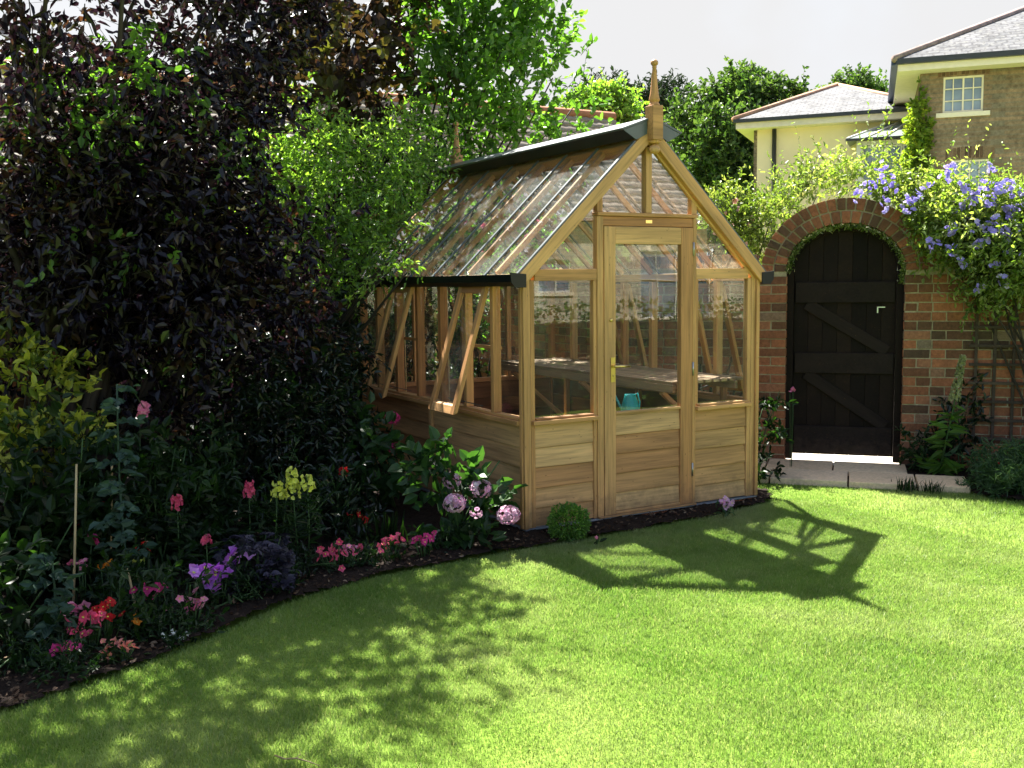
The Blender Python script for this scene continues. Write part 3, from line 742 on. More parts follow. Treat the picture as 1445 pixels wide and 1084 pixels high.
# door
door = MB(); 
for b_ in (((.582, -.010, .012), (.668, .032, 1.838)), ((1.190, -.010, .012), (1.287, .032, 1.838)), ((.6685, -.009, 1.730), (1.1895, .031, 1.838)), ((.6685, -.009, .012), (1.1895, .031, .030)), ((.6685, -.012, .655), (1.1895, .031, .672))): door.box(*b_)
dr = door.build('door', cedar, gh, .003)
m = MB(); boards_x(m, .669, 1.189, .002, [.654, .520, .400, .273, .148, .031]); m.build('door_boards', cedar_dk, dr, .0015)
m = MB(); m.box((.6685, .008, .672), (1.1895, .012, 1.730)); m.build('door_pane', glass, dr)
m = MB(); m.box((.628, -.014, .865), (.660, -.0102, 1.02)); m.tube([(.644, -.012, .965), (.644, -.055, .965)], .009, 10); m.tube([(.642, -.052, .965), (.68, -.056, .965), (.745, -.054, .962)], [.008, .008, .006], 10); m.ball((.644, -.016, .905), .006); m.build('handle', brass, dr, 0)
m = MB(); m.lathe([(.012, 0), (.012, .006), (.008, .010)], (0, 0, 0), 14); 
for i, v in enumerate(m.v): m.v[i] = (.630+v[0], -.010-v[2], 1.255+v[1])
m.build('lock', brass, dr)
for z0 in (1.70, .915, .24):
    m = MB(); m.box((1.283, -.0135, z0-.045), (1.294, -.0095, z0+.045)); m.tube([(1.2885, -.015, z0-.045), (1.2885, -.015, z0+.045)], .005, 8); m.build('hinge', steel, dr)
m = MB(); m.box((.905, -.006, 1.862), (.955, -.003, 1.882)); m.build('name_plate', brass, gh)
m = MB(); m.box((.532, -.022, -.0005), (1.32, .05, .011)); m.build('door_threshold', cedar, gh, .002)
# side walls: sills, posts, eaves plates, panes, vents
for side in (0, 1):
    def q(x): return x if side == 0 else Wd-x
    m = MB(); m.box((q(-.034), .032, .634), (q(.05), D-.005, .662)); m.box((q(-.012), .05, .6625), (q(.046), D-.05, .680)); m.build('side_sill', cedar, gh, .003)
    m = MB(); m.box((q(.0), .05, 1.490), (q(.046), D-.05, He-.002)); m.build('eaves_plate', cedar, gh, .003)
    for k in range(1, NB): m = MB(); m.box((q(-.012), k*bay-.021, .681), (q(.044), k*bay+.021, 1.489)); m.build('side_mullion', cedar, gh, .003)
    vents = (1, 4) if side == 0 else (1, 4)
    for k in range(NB):
        if k not in vents: m = MB(); m.box((q(.016), k*bay+.022, .682), (q(.020), (k+1)*bay-.022, 1.489)); m.build('side_pane', glass, gh)
    for k in vents:
        y0, y1 = k*bay+.004, (k+1)*bay-.004; th = R(17 if side == 0 else 15); hz = 1.485; hx = -.014; Lv = .83
        def T(y, l, o): return (q(hx-math.sin(th)*l-math.cos(th)*o), y, hz-math.cos(th)*l+math.sin(th)*o*-1)
        def vb(m, ya, yb, la, lb, oa, ob):
            vs = [T(y, l, o) for y in (ya, yb) for l, o in ((la, oa), (lb, oa), (lb, ob), (la, ob))]
            lg = abs(yb-ya) > abs(lb-la)
            gr = [((y, l, o) if lg else (l, y, o)) for y in (ya, yb) for l, o in ((la, oa), (lb, oa), (lb, ob), (la, ob))]
            m.add(vs, [(0,1,2,3),(7,6,5,4),(0,4,5,1),(1,5,6,2),(2,6,7,3),(3,7,4,0)], gr)
        m = MB(); vb(m, y0, y0+.045, 0, Lv, 0, .034); vb(m, y1-.045, y1, 0, Lv, 0, .034); vb(m, y0+.0455, y1-.0455, 0, .045, .001, .033); vb(m, y0+.0455, y1-.0455, Lv-.055, Lv, .001, .033)
        vf = m.build('opening_vent', cedar, gh, .003)
        m = MB(); vb(m, y0+.045, y1-.045, .045, Lv-.055, .014, .018); m.build('vent_pane', glass, vf)
        m = MB(); ym = (y0+y1)/2; e = T(ym, Lv-.08, -.004); m.bar((q(.02), ym, .70), (e[0], e[1], e[2]), .012, .006); m.build('vent_stay', darkpipe, vf)
# a mid-height rail inside the open bays
for k in (1, 4): m = MB(); m.box((.047, k*bay, 1.075), (.062, (k+1)*bay+.02, 1.095)); m.build('cross_rail', cedar, gh)
# roof
def roofpt(side, x, y, off):   # off: along outward normal
    nx = -SL/math.sqrt(1+SL*SL); nz = 1/math.sqrt(1+SL*SL)
    X_, Z_ = x+nx*off, He+SL*x+nz*off
    return (X_ if side == 0 else Wd-X_, y, Z_)
for side in (0, 1):
    sg = -1 if side == 0 else 1
    m = MB(); mb_ = MB(); mg = MB()
    for k in range(NB+1):
        y = min(max(k*bay, .0), D)
        if 0 < k < NB: m = MB(); m.bar(roofpt(side, .02, y, -.022), roofpt(side, CXm-.02, y, -.022), .026, .036, up=(sg*SL, 0, 1)); m.build('rafter', cedar, gh, .003)
        yy = y if 0 < k < NB else (y-.022 if k == 0 else y+.01)
        mb_ = MB(); mb_.bar(roofpt(side, -.045, yy, .0335), roofpt(side, CXm-.10, yy, .0335), .022, .012, up=(sg*SL, 0, 1)); mb_.build('glazing_bar', greyal, gh, .002)
    for k in range(NB):
        y0 = k*bay+(.012 if k else -.012); y1 = (k+1)*bay-.012
        a, b, c, d = [roofpt(side, x, y, .020) for x, y in ((-.04, y0), (CXm-.06, y0), (CXm-.06, y1), (-.04, y1))]
        o1 = Vector(roofpt(side, 0, 0, .024))-Vector(roofpt(side, 0, 0, .020))
        mg = MB(); mg.prism([a, b, c, d], o1); mg.build('roof_pane', roofglass, gh)
    # upper timber and the eaves strip
    m = MB(); m.bar(roofpt(side, CXm-.085, .03, -.012), roofpt(side, CXm-.085, D-.03, -.012), .030, .052, up=(sg*SL, 0, 1)); m.build('ridge_rail', cedar, gh, .003)
    m = MB(); m.bar(roofpt(side, -.05, -.03, .026), roofpt(side, -.05, D+.02, .026), .020, .010, up=(sg*SL, 0, 1)); m.build('eaves_strip', greyal, gh)
    # gutter: dark box with lipped front
    def q(x): return x if side == 0 else Wd-x
    m = MB(); prof = [(-.105, 1.545), (-.100, 1.500), (-.075, 1.474), (-.010, 1.474), (-.004, 1.50), (-.004, 1.535), (-.012, 1.535), (-.016, 1.490), (-.075, 1.488), (-.094, 1.510), (-.097, 1.545)]
    m.prism([(q(a), -.035, b) for a, b in prof], (0, D+.06, 0)); gt = m.build('gutter', blackal, gh)
    m = MB(); m.prism([(q(a), -.037-.0, b) for a, b in ((-.112, 1.556), (-.106, 1.497), (-.078, 1.467), (-.004, 1.467), (-.004, 1.546))], (0, -.010, 0)); m.build('gutter_end', blackal, gt)
# ridge
m = MB(); m.bar((CXm, .03, HR-.06), (CXm, D-.03, HR-.06), .045, .10); m.build('ridge_beam', cedar, gh, .003)
for sg in (-1, 1):
    m = MB()
    m.prism([(CXm, -.045, 2.522), (CXm+sg*.235, -.045, 2.438), (CXm+sg*.228, -.045, 2.428), (CXm, -.045, 2.508)], (0, D+.09, 0)); m.build('ridge_cap', greyal, gh)
    m = MB(); m.prism([(CXm+sg*.042, -.043, 2.492), (CXm+sg*.222, -.043, 2.426), (CXm+sg*.125, -.043, 2.372), (CXm+sg*.042, -.043, 2.412)], (0, .006, 0)); m.build('ridge_end_plate', greyal, gh)
    m = MB(); m.prism([(CXm+sg*.222, -.036, 2.426), (CXm+sg*.140, -.036, 2.378), (CXm+sg*.133, -.036, 2.384), (CXm+sg*.210, -.036, 2.429)], (0, D+.07, 0)); m.build('ridge_flap', blackal, gh)
# finials
for y in (-.055, D+.045):
    x = CXm+.004; s = .040
    m = MB(); 
    m.add([(x-s,y-s,2.372),(x+s,y-s,2.372),(x+s,y+s,2.372),(x-s,y+s,2.372),(x-s,y-s,2.585),(x+s,y-s,2.585),(x+s,y+s,2.585),(x-s,y+s,2.585)], [(0,3,2,1),(4,5,6,7),(0,1,5,4),(1,2,6,5),(2,3,7,6),(3,0,4,7)])
    m.v[-8:] = [tuple(v) for v in m.v[-8:]]
    m.lathe([(0.0300, 2.352), (0.0375, 2.362), (0.0387, 2.371)], (x, y, 0), 20)
    m.lathe([(0.0075, 2.352), (0.0150, 2.345), (0.0300, 2.335), (0.0350, 2.318), (0.0300, 2.300), (0.0150, 2.292), (0.0025, 2.290)][::-1], (x, y, 0), 20)
    m.lathe([(0.0375, 2.586), (0.0300, 2.600), (0.0250, 2.606), (0.0325, 2.615), (0.0338, 2.625), (0.0263, 2.66), (0.0187, 2.74), (0.0125, 2.815), (0.0163, 2.822), (0.0112, 2.828), (0.0213, 2.835), (0.0238, 2.846), (0.0213, 2.857), (0.0112, 2.866), (0.0013, 2.869)], (x, y, 0), 20)
    m.build('finial', cedar, gh, .004)

m = MB(); m.prism([wp(-1.2, -.0, GZ-.001), wp(2.2, -.0, GZ-.001), wp(2.2, -9, GZ-.001), wp(-1.2, -9, GZ-.001)], (0, 0, .003)); tag(m.build('gravel_path', simple('pale_gravel', (.55,.50,.42), .9, .2, 0, .3, 60, .5)), kind='structure')
# ---- inside the greenhouse
bench = empty('potting_bench', (1.55, 1.3, .05), 'slatted wooden staging bench inside along the right wall of the greenhouse', 'bench')
m = MB(); x = 1.22
while x < 1.80: m.box((x, .12, .800), (x+.055, 2.50, .820)); x += .072
m.build('slats', benchwood, bench, .002)
m = MB(); m.box((1.215, .11, .745), (1.245, 2.51, .799)); m.box((1.765, .11, .745), (1.79, 2.51, .799)); m.build('bench_rail', benchwood, bench, .002)
for y in (.25, 1.25, 2.3):
    m = MB(); m.bar((1.235, y, .74), (1.76, y, .30), .03, .04, up=(0, 1, 0)); m.build('bracket', cedar, bench, .002)
    m = MB(); m.box((1.765, y-.02, .0), (1.805, y+.02, .744)); m.build('leg', cedar, bench, .002)
m = MB(); m.box((.10, .10, GZ-.03), (Wd-.10, D-.10, GZ+.006)); tag(m.build('gravel', simple('pea_gravel', (.20,.15,.11), .9, .2, 0, .5, 60, 1.0)), kind='structure')
# diagonal wind braces
m = MB(); m.bar((Wd-.06, .42, 1.48), (Wd-.35, .42, 1.84), .03, .03, up=(0,1,0)); m.build('wind_brace', cedar, gh, .002)
m = MB(); m.bar((.06, 2.2, 1.48), (.35, 2.2, 1.84), .03, .03, up=(0,1,0)); m.build('wind_brace', cedar, gh, .002)
# watering can on an upturned crate
cr_xy = at(893, 565, 8.0); cx_, cy_ = 1.05, .36
crate = empty('wooden_crate', (cx_, cy_, GZ+.006), 'upended slatted wooden crate on the greenhouse floor carrying the teal watering can', 'crate')
m = MB()
for i in range(4): m.box((cx_-.12, cy_-.15+i*.078, GZ+.585), (cx_+.12, cy_-.15+i*.078+.066, GZ+.600))
for zz in (.02, .16, .30, .44):
    m.box((cx_-.12, cy_-.16, GZ+zz), (cx_+.12, cy_-.149, GZ+zz+.09)); m.box((cx_-.12, cy_+.15, GZ+zz), (cx_+.12, cy_+.161, GZ+zz+.09))
m.build('slats', cedar, crate, .002)
m = MB()
for sx in (-1, 1):
    for sy in (-1, 1): m.box((cx_+sx*.11-.012, cy_+sy*.135-.012, GZ+.007), (cx_+sx*.11+.012, cy_+sy*.135+.012, GZ+.584))
m.build('corner_post', cedar, crate)
zc = GZ+.601
can = empty('watering_can', (cx_, cy_, zc), 'small teal plastic watering can seen through the door glass', 'watering can')
q_ = .78
m = MB(); m.lathe([(r_*q_, z_*q_) for r_, z_ in ((.085, 0), (.088, .01), (.080, .10), (.062, .17), (.050, .20), (.048, .215), (.044, .215), (.046, .19), (.07, .10), (.07, .02))], (cx_, cy_, zc), 24); m.build('body', teal, can)
def cq(x, y, z): return (cx_+y*q_*.4, cy_+x*q_, zc+z*q_)
m = MB(); m.tube([cq(.07, -.03, .05), cq(.13, -.06, .11), cq(.19, -.09, .21)], [.012, .009, .006], 10); sp_ = m.build('spout', teal, can)
m = MB(); m.tube([cq(.188, -.088, .205), cq(.205, -.098, .235)], [.007, .017], 12); m.build('rose', teal, sp_)
m = MB(); m.tube([cq(-.045, 0, .205), cq(-.10, .01, .23), cq(-.13, .02, .16), cq(-.115, .02, .07), cq(-.078, 0, .04)], .006, 8); m.build('handle', teal, can)
# canes inside
for i, (x, y, lab) in enumerate(((.18, .30, 'thin bamboo cane behind the left front pane of the greenhouse'), (.16, .62, 'thin bamboo cane behind the open nearest side vent'), (.15, 1.33, 'thin bamboo cane in the middle of the greenhouse side wall'), (.15, 2.1, 'thin bamboo cane behind the far open side vent'))):
    m = MB(); m.tube([(x, y, GZ+.005), (x+.004, y, .8), (x, y+.01, 1.62)], .0055, 6); o = m.build('bamboo_cane', cane_m); tag(o, lab, 'cane', 'canes standing inside the greenhouse')

# ================================================================== VEGETATION
def root(name, base, label, cat, group=None, z=GZ): return empty(name, (base[0], base[1], z), label, cat, group)
def lob(px, py, d, r): return (at(px, py, d), r)
def gb(px, py): 
    p = gnd(px, py, GZ); return np.array([p[0], p[1], GZ])

# --- big purple-leaved shrub on the left
b = np.array([-2.5, 1.15, GZ])
o = root('purple_shrub', b, 'tall dark purple-leaved shrub filling the left of the border, taller than the greenhouse', 'shrub')
lb = [lob(150,130,6.3,.50), lob(260,70,6.6,.62), lob(320,0,6.9,.5), lob(355,110,7.0,.36), lob(215,210,6.2,.62), lob(85,240,6.1,.42), lob(315,220,6.5,.45), lob(215,290,6.3,.6), lob(85,310,6.1,.45), lob(180,360,6.1,.65), lob(310,380,6.3,.50), lob(70,400,6.0,.5), lob(385,330,6.7,.28), lob(235,480,6.3,.52), lob(375,450,6.6,.32)]
hi = [(np.array([-3.3,.45,3.7]),.55), (np.array([-2.7,.75,4.0]),.55), (np.array([-2.05,1.0,4.15]),.6), (np.array([-1.5,1.25,3.95]),.45), (np.array([-3.9,.3,3.6]),.6), (np.array([-2.3,.5,3.75]),.4), (np.array([-1.0,1.5,3.75]),.42), (np.array([-.75,1.85,3.7]),.30)]
stems('trunk', b, [l[0] for l in lb], .035, .008, bark, o)
stems('upper_branch', b+np.array([0,0,1.2]), [l[0] for l in hi], .022, .006, bark, o)
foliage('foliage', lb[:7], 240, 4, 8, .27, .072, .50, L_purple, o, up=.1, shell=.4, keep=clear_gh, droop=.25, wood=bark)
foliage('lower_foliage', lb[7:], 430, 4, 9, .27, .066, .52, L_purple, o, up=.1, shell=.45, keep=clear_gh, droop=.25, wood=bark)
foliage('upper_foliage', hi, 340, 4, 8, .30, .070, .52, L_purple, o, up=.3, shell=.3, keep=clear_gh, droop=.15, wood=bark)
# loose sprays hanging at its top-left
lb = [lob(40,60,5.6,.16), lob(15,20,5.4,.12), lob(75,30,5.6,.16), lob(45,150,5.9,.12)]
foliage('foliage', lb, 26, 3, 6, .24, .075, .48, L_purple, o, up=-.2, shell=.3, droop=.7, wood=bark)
# --- bronze hazel
b = np.array([-1.1, 3.3, GZ])
o = root('bronze_hazel', b, 'bronze-leaved hazel with large round leaves, between the purple shrub and the green tree', 'tree')
lb = [lob(500,60,8.8,.42), lob(470,130,8.9,.40), lob(545,130,9.0,.40), lob(440,40,8.8,.22), lob(560,20,9.1,.26), lob(500,180,8.8,.30), lob(560,-40,9.0,.4), lob(420,190,8.6,.25), (np.array([-.45,2.5,3.5]),.34), (np.array([-.6,2.2,3.75]),.34)]
stems('trunk', b, [l[0] for l in lb], .03, .008, bark, o)
foliage('foliage', lb, 150, 3, 6, .30, .10, .75, L_hazel, o, up=.2, shell=.45, keep=clear_gh, wood=bark)
# --- green shoots threaded through the purple shrub
b = np.array([-2.9, 1.3, GZ])
o = root('green_shoots', b, 'sparse glossy green shoots threaded through the upper part of the purple shrub', 'shrub')
lb = [lob(130,90,5.9,.22), lob(190,150,5.8,.25), lob(90,180,5.8,.22), lob(240,110,6.0,.2), lob(150,240,5.8,.2), lob(60,230,5.8,.2), lob(330,200,6.2,.2), lob(200,330,5.8,.2)]
stems('stem', b, [l[0] for l in lb], .012, .004, bark, o)
foliage('foliage', lb, 42, 3, 8, .26, .060, .5, L_green, o, up=.1, shell=.5, droop=.3, wood=bark, tintclump=.8)
# --- upright green tree behind the roof
b = np.array([.2, 3.55, GZ])
o = root('green_tree', b, 'upright many-stemmed bright green tree rising behind the greenhouse roof', 'tree')
lb = [lob(640,40,9.3,.38), lob(700,20,9.5,.42), lob(745,60,9.6,.30), lob(690,110,9.4,.45), lob(640,130,9.2,.36), lob(745,140,9.6,.30), lob(700,-50,9.4,.4), lob(610,90,9.1,.28), lob(780,110,9.7,.13), lob(790,70,9.7,.07), lob(770,40,9.7,.08), lob(690,190,9.4,.30), lob(770,190,9.6,.16), lob(810,150,9.8,.07), lob(820,190,9.9,.12), lob(790,200,9.7,.14), lob(850,185,10.0,.06), lob(640,215,9.3,.22)]
low = [(np.array([.3, 3.35, 2.0]), .4), (np.array([.9, 3.45, 1.9]), .35), (np.array([-.3, 3.2, 2.3]), .4), (np.array([.6, 3.5, 2.6]), .3), (np.array([1.2, 3.5, 2.3]), .22)]
stems('trunk', b, [l[0] for l in lb]+[at(600+i*22, 20+i*9, 9.2) for i in range(6)], .022, .006, bark, o, .05)
foliage('lower_foliage', low, 150, 3, 7, .24, .07, .5, L_green, o, up=.3, shell=.3, keep=clear_gh, wood=bark)
foliage('foliage', lb, 290, 3, 7, .26, .085, .58, L_green, o, up=.5, shell=.4, keep=clear_gh, wood=bark)
# --- fine-leaved sunlit green shrub leaning over the back of the gutter
b = np.array([-1.05, 2.55, GZ])
o = root('green_shrub', b, 'fine-leaved lime green shrub spilling over the far end of the greenhouse gutter', 'shrub')
lb = [lob(470,250,7.9,.42), lob(540,230,8.2,.36), lob(430,310,7.8,.36), lob(500,330,7.8,.40), lob(545,310,8.0,.28), lob(580,270,8.4,.22), lob(600,210,8.6,.20), lob(420,210,8.0,.36), lob(562,358,7.2,.10), lob(574,384,7.1,.05), lob(552,380,7.2,.09), lob(545,368,7.55,.16), lob(470,380,7.6,.22), lob(590,330,8.1,.13)]
stems('trunk', b, [l[0] for l in lb], .028, .006, bark, o)
foliage('foliage', lb, 420, 4, 9, .22, .047, .42, L_lime, o, up=.1, shell=.5, keep=clear_gh, droop=.35, wood=bark)
# --- dark glossy shrub under it
b = np.array([-1.15, 1.75, GZ])
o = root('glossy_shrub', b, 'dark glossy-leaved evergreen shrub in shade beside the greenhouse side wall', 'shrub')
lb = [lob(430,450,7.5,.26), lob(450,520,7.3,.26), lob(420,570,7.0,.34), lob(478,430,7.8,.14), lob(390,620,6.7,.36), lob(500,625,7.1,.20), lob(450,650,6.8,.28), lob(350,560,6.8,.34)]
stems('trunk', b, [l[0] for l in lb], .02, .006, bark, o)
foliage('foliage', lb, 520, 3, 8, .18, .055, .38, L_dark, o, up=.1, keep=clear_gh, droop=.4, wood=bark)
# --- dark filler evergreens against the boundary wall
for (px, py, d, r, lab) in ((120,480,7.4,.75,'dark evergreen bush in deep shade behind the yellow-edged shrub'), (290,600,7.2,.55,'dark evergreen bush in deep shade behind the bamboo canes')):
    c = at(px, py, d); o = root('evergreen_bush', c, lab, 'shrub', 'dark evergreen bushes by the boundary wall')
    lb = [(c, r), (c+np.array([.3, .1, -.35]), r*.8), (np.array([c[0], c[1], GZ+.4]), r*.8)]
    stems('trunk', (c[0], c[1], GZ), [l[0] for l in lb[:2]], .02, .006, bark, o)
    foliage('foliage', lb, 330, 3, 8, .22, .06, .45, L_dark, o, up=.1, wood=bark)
# --- yellow-edged euonymus
def euonymus():
    o = root('variegated_shrub', at(60, 640, 5.6), 'yellow-edged variegated evergreen shrub at the left edge of the border', 'shrub')
    lb = [lob(105,610,5.3,.10), lob(85,505,5.6,.09), lob(40,530,5.5,.10), lob(100,580,5.4,.12), lob(30,595,5.3,.15), lob(0,650,5.2,.16), lob(10,480,5.6,.10), lob(55,640,5.3,.12)]
    stems('trunk', (at(50,640,5.8)[0], at(50,640,5.8)[1], GZ), [l[0] for l in lb], .015, .005, bark, o)
    foliage('foliage', lb, 66, 3, 7, .11, .070, .42, L_eup, o, up=.5, shell=.8, wood=bark, tintclump=.15)
euonymus()
# --- herbaceous border: each clump a plant
def clump(base, h, r, n, L, W, mat, name, label, cat='plant', group=None, up=.5, nst=7, tw=.16, nl=7):
    base = np.array([base[0], base[1], GZ+.01]); o = root(name, base, label, cat, group)
    tops = [base+np.array([RG.normal()*r*.5, RG.normal()*r*.5, h*RG.uniform(.6, 1)]) for _ in range(nst)]
    stems('stem', base, tops, .006, .003, stalk, o, .05, 5)
    lb = [(base+np.array([0, 0, h*.30]), (r, r, h*.30)), (base+np.array([RG.normal()*.03, RG.normal()*.03, h*.68]), (r*.8, r*.8, h*.32))]
    foliage('foliage', lb, n, 3, nl, tw, L, W, mat, o, up=up, shell=.35, wood=stalk, twr=.002, keep=clear_gh)
    return o
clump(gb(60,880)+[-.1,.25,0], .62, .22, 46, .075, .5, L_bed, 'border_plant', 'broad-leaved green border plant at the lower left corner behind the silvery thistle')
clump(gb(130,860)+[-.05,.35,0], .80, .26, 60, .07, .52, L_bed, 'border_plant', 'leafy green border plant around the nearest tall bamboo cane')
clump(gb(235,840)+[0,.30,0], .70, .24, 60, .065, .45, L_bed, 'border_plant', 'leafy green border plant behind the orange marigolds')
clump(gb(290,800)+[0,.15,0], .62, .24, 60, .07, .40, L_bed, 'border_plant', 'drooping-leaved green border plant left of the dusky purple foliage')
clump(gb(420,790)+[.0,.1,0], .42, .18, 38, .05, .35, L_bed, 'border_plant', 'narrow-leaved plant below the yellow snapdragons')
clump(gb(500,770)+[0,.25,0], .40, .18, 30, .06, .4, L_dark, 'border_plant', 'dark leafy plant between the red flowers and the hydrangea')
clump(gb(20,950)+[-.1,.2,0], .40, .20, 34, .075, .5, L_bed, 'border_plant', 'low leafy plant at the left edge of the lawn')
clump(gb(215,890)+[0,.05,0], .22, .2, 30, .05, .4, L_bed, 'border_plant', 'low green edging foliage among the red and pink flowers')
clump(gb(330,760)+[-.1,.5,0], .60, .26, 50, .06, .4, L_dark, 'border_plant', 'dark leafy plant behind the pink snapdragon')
# heuchera
def heuchera():
    b = gb(375, 850)+[0, .12, 0]; o = root('purple_foliage_plant', b, 'low dusky purple-grey leafy plant at the bend of the border edge', 'plant')
    n = 120; a = RG.random(n)*6.28; rr = RG.random(n)**.6*.19; z = .06+RG.random(n)*.24
    P = np.c_[b[0]+np.cos(a)*rr, b[1]+np.sin(a)*rr, GZ+z]
    stems('stem', b, P[:24], .003, .002, stalk, o, .05, 4)
    # palmate: five leaflets per leaf
    A = np.c_[np.cos(a), np.sin(a), np.full(n, .1)]; up = rdir(n, 1.6)
    k = 5; ang = np.linspace(-1.3, 1.3, k); S_ = unit(np.cross(up, A))
    AA = (A[:, None]*np.cos(ang)[None, :, None]+S_[:, None]*np.sin(ang)[None, :, None]).reshape(-1, 3)
    leaves('foliage', np.repeat(P, k, 0), AA, .046, .75, L_heu, o, tint=np.repeat(RG.random(n), k), Nrm=np.repeat(up, k, 0))
heuchera()
for i, (px, py, s_) in enumerate(((30,960,'at the far left of the lawn edge'), (215,895,'between the salmon and the violet flowers'), (345,858,'just right of the violet petunias'), (440,815,'left of the low pink edging flowers'), (640,780,'under the hydrangea on the lawn edge'), (120,958,'below the magenta flowers nearest the lawn'), (268,905,'below the soft pink flowers left of the petunias'), (400,846,'in front of the dusky purple foliage'), (520,806,'between the two low pink flower groups'))):
    clump(gb(px, py)+[-.02,.07,0], .085, .12, 26, .03, .4, L_bed if i != 3 else L_dark, 'edging_plant', 'low leafy edging plant '+s_, nst=4, tw=.08)
# silvery lobed plants
def silver(base, h, label, n=15, L=.15):
    base = np.array([base[0], base[1], GZ]); o = root('grey_leaved_plant', base, label, 'plant')
    top = base+np.array([.03, .02, h]); stems('stem', base, [top], .007, .004, L_grey, o, .03, 6)
    P = []; A = []; 
    for i in range(n):
        z = h*(i+.5)/n; a = i*2.4+random.random(); d = np.array([math.cos(a), math.sin(a), .25-.5*random.random()]); d /= np.linalg.norm(d)
        ll = L*(1-.35*i/n); st = base+(top-base)*(z/h)
        for j in range(6):       # each leaf is a lobed blade: pairs of side lobes
            s = j/6; q = st+d*ll*s; q[2] -= .04*s*s
            sd = np.cross(d, [0, 0, 1.])
            for sg in (-1, 1): P.append(q); A.append(d*.6+sd*sg*.9)
        P.append(st+d*ll); A.append(d)
    return leaves('foliage', P, A, .055, .62, L_grey, o, curl=.25), o
silver(gb(72, 940)+[0,.03,0], .46, 'silvery green jagged-leaved plant at the lower left, nearest the lawn', 13, .09)
_, pop = silver(gb(190, 900)+[.02,.45,0], 1.08, 'tall grey-green poppy with one pink bloom at its top, left of the border', 22, .12)
c = at(204, 577, 5.35); 
pp = np.array([pop.location.x+.03, pop.location.y+.02, GZ+1.08]); 
m = MB(); m.tube([pp, (pp+c)/2+np.array([0,0,.05]), c], .003, 5); m.build('flower_stem', stalk, pop)
petals('flower', [c, c+[0,0,.012], c-[0,0,.02]], [[-.5,-.8,.2]]*3, .035, 7, P_pink, pop, .4)
# bamboo canes
for (x0, y0, x1, y1, d, lab) in ((104,830,108,655,4.75,'tall bamboo cane at the far left of the flower border'), (155,780,158,655,5.15,'bamboo cane right of the tallest one in the left flower border'), (196,885,180,802,4.65,'short leaning bamboo cane behind the orange marigold'), (100,905,92,860,4.55,'shortest bamboo cane, behind the pink edging flowers'), (255,612,260,548,6.3,'bamboo cane in deep shade below the purple shrub')):
    tp = at(x1, y1, d); bt = at(x0, y0, d); dd = bt-tp; t_ = (GZ-.05-tp[2])/dd[2]; bt = tp+dd*t_
    m = MB(); m.tube([bt, (bt+tp)/2+RG.normal(size=3)*.003, tp], [.0065, .006, .005], 7); tag(m.build('bamboo_cane', cane_m), lab, 'cane', 'bamboo canes in the flower border')
# --- flowers
def spike(px, py, d, h, r, mat, label, n=26, group=None, name='snapdragon', nh=1, leafy=True):
    c = at(px, py, d); b = np.array([c[0]+RG.normal()*.02, c[1]+.03, GZ]); o = root(name, b, label, 'flower', group)
    for j in range(nh):
        cc = c+(np.array([RG.normal()*.05, RG.normal()*.05, RG.normal()*.03]) if j else 0)
        m = MB(); m.tube([b, (b+cc)/2+RG.normal(size=3)*.01, cc+np.array([0, 0, h*.5])], [.004, .0035, .002], 5); m.build('stem', stalk, o)
        s = RG.random(n); a = RG.random(n)*6.28; rr = r*(1-.55*s)*RG.uniform(.7, 1, n)
        P = np.c_[cc[0]+np.cos(a)*rr, cc[1]+np.sin(a)*rr, cc[2]-h*.5+s*h]; D = np.c_[np.cos(a), np.sin(a), RG.uniform(-.2, .5, n)]
        petals('flower_head', P, D, .017, 4, mat, o, .55, wide=1.0)
    if leafy:
        n = 34; s = RG.random(n); a = RG.random(n)*6.28; H = c[2]-h*.7-GZ
        P = b+(c-b)*s[:, None]*.86; A = np.c_[np.cos(a), np.sin(a), np.full(n, .35)]
        leaves('foliage', P, A, .075, .22, L_bed, o)
    return o
spike(352,690,5.6,.08,.032,P_rosepink,'bright coral pink snapdragon spike left of the yellow snapdragons', 30)
spike(484,664,6.3,.06,.03,P_red,'red flower spike in shade, right of the yellow snapdragons', 18, name='red_flower')
spike(250,708,5.1,.06,.03,P_rosepink,'pink snapdragon spike above the mid-border foliage, right of the poppy', 22)
spike(291,760,5.0,.05,.022,P_rosepink,'small pink snapdragon at the right of the leafy clump', 16)
spike(130,761,4.9,.035,.03,P_mag,'magenta bloom beside the second bamboo cane', 12, name='magenta_flower')
for (px, py, h, lab) in ((412,682,.15,'tallest, central yellow snapdragon spike'), (392,692,.10,'left-hand yellow snapdragon spike, beside the coral one'), (433,681,.08,'small yellow snapdragon spike at the right of the yellow group')):
    spike(px, py, 5.55, h, .042, P_yel, lab, 60 if h > .1 else 30, 'yellow snapdragons')
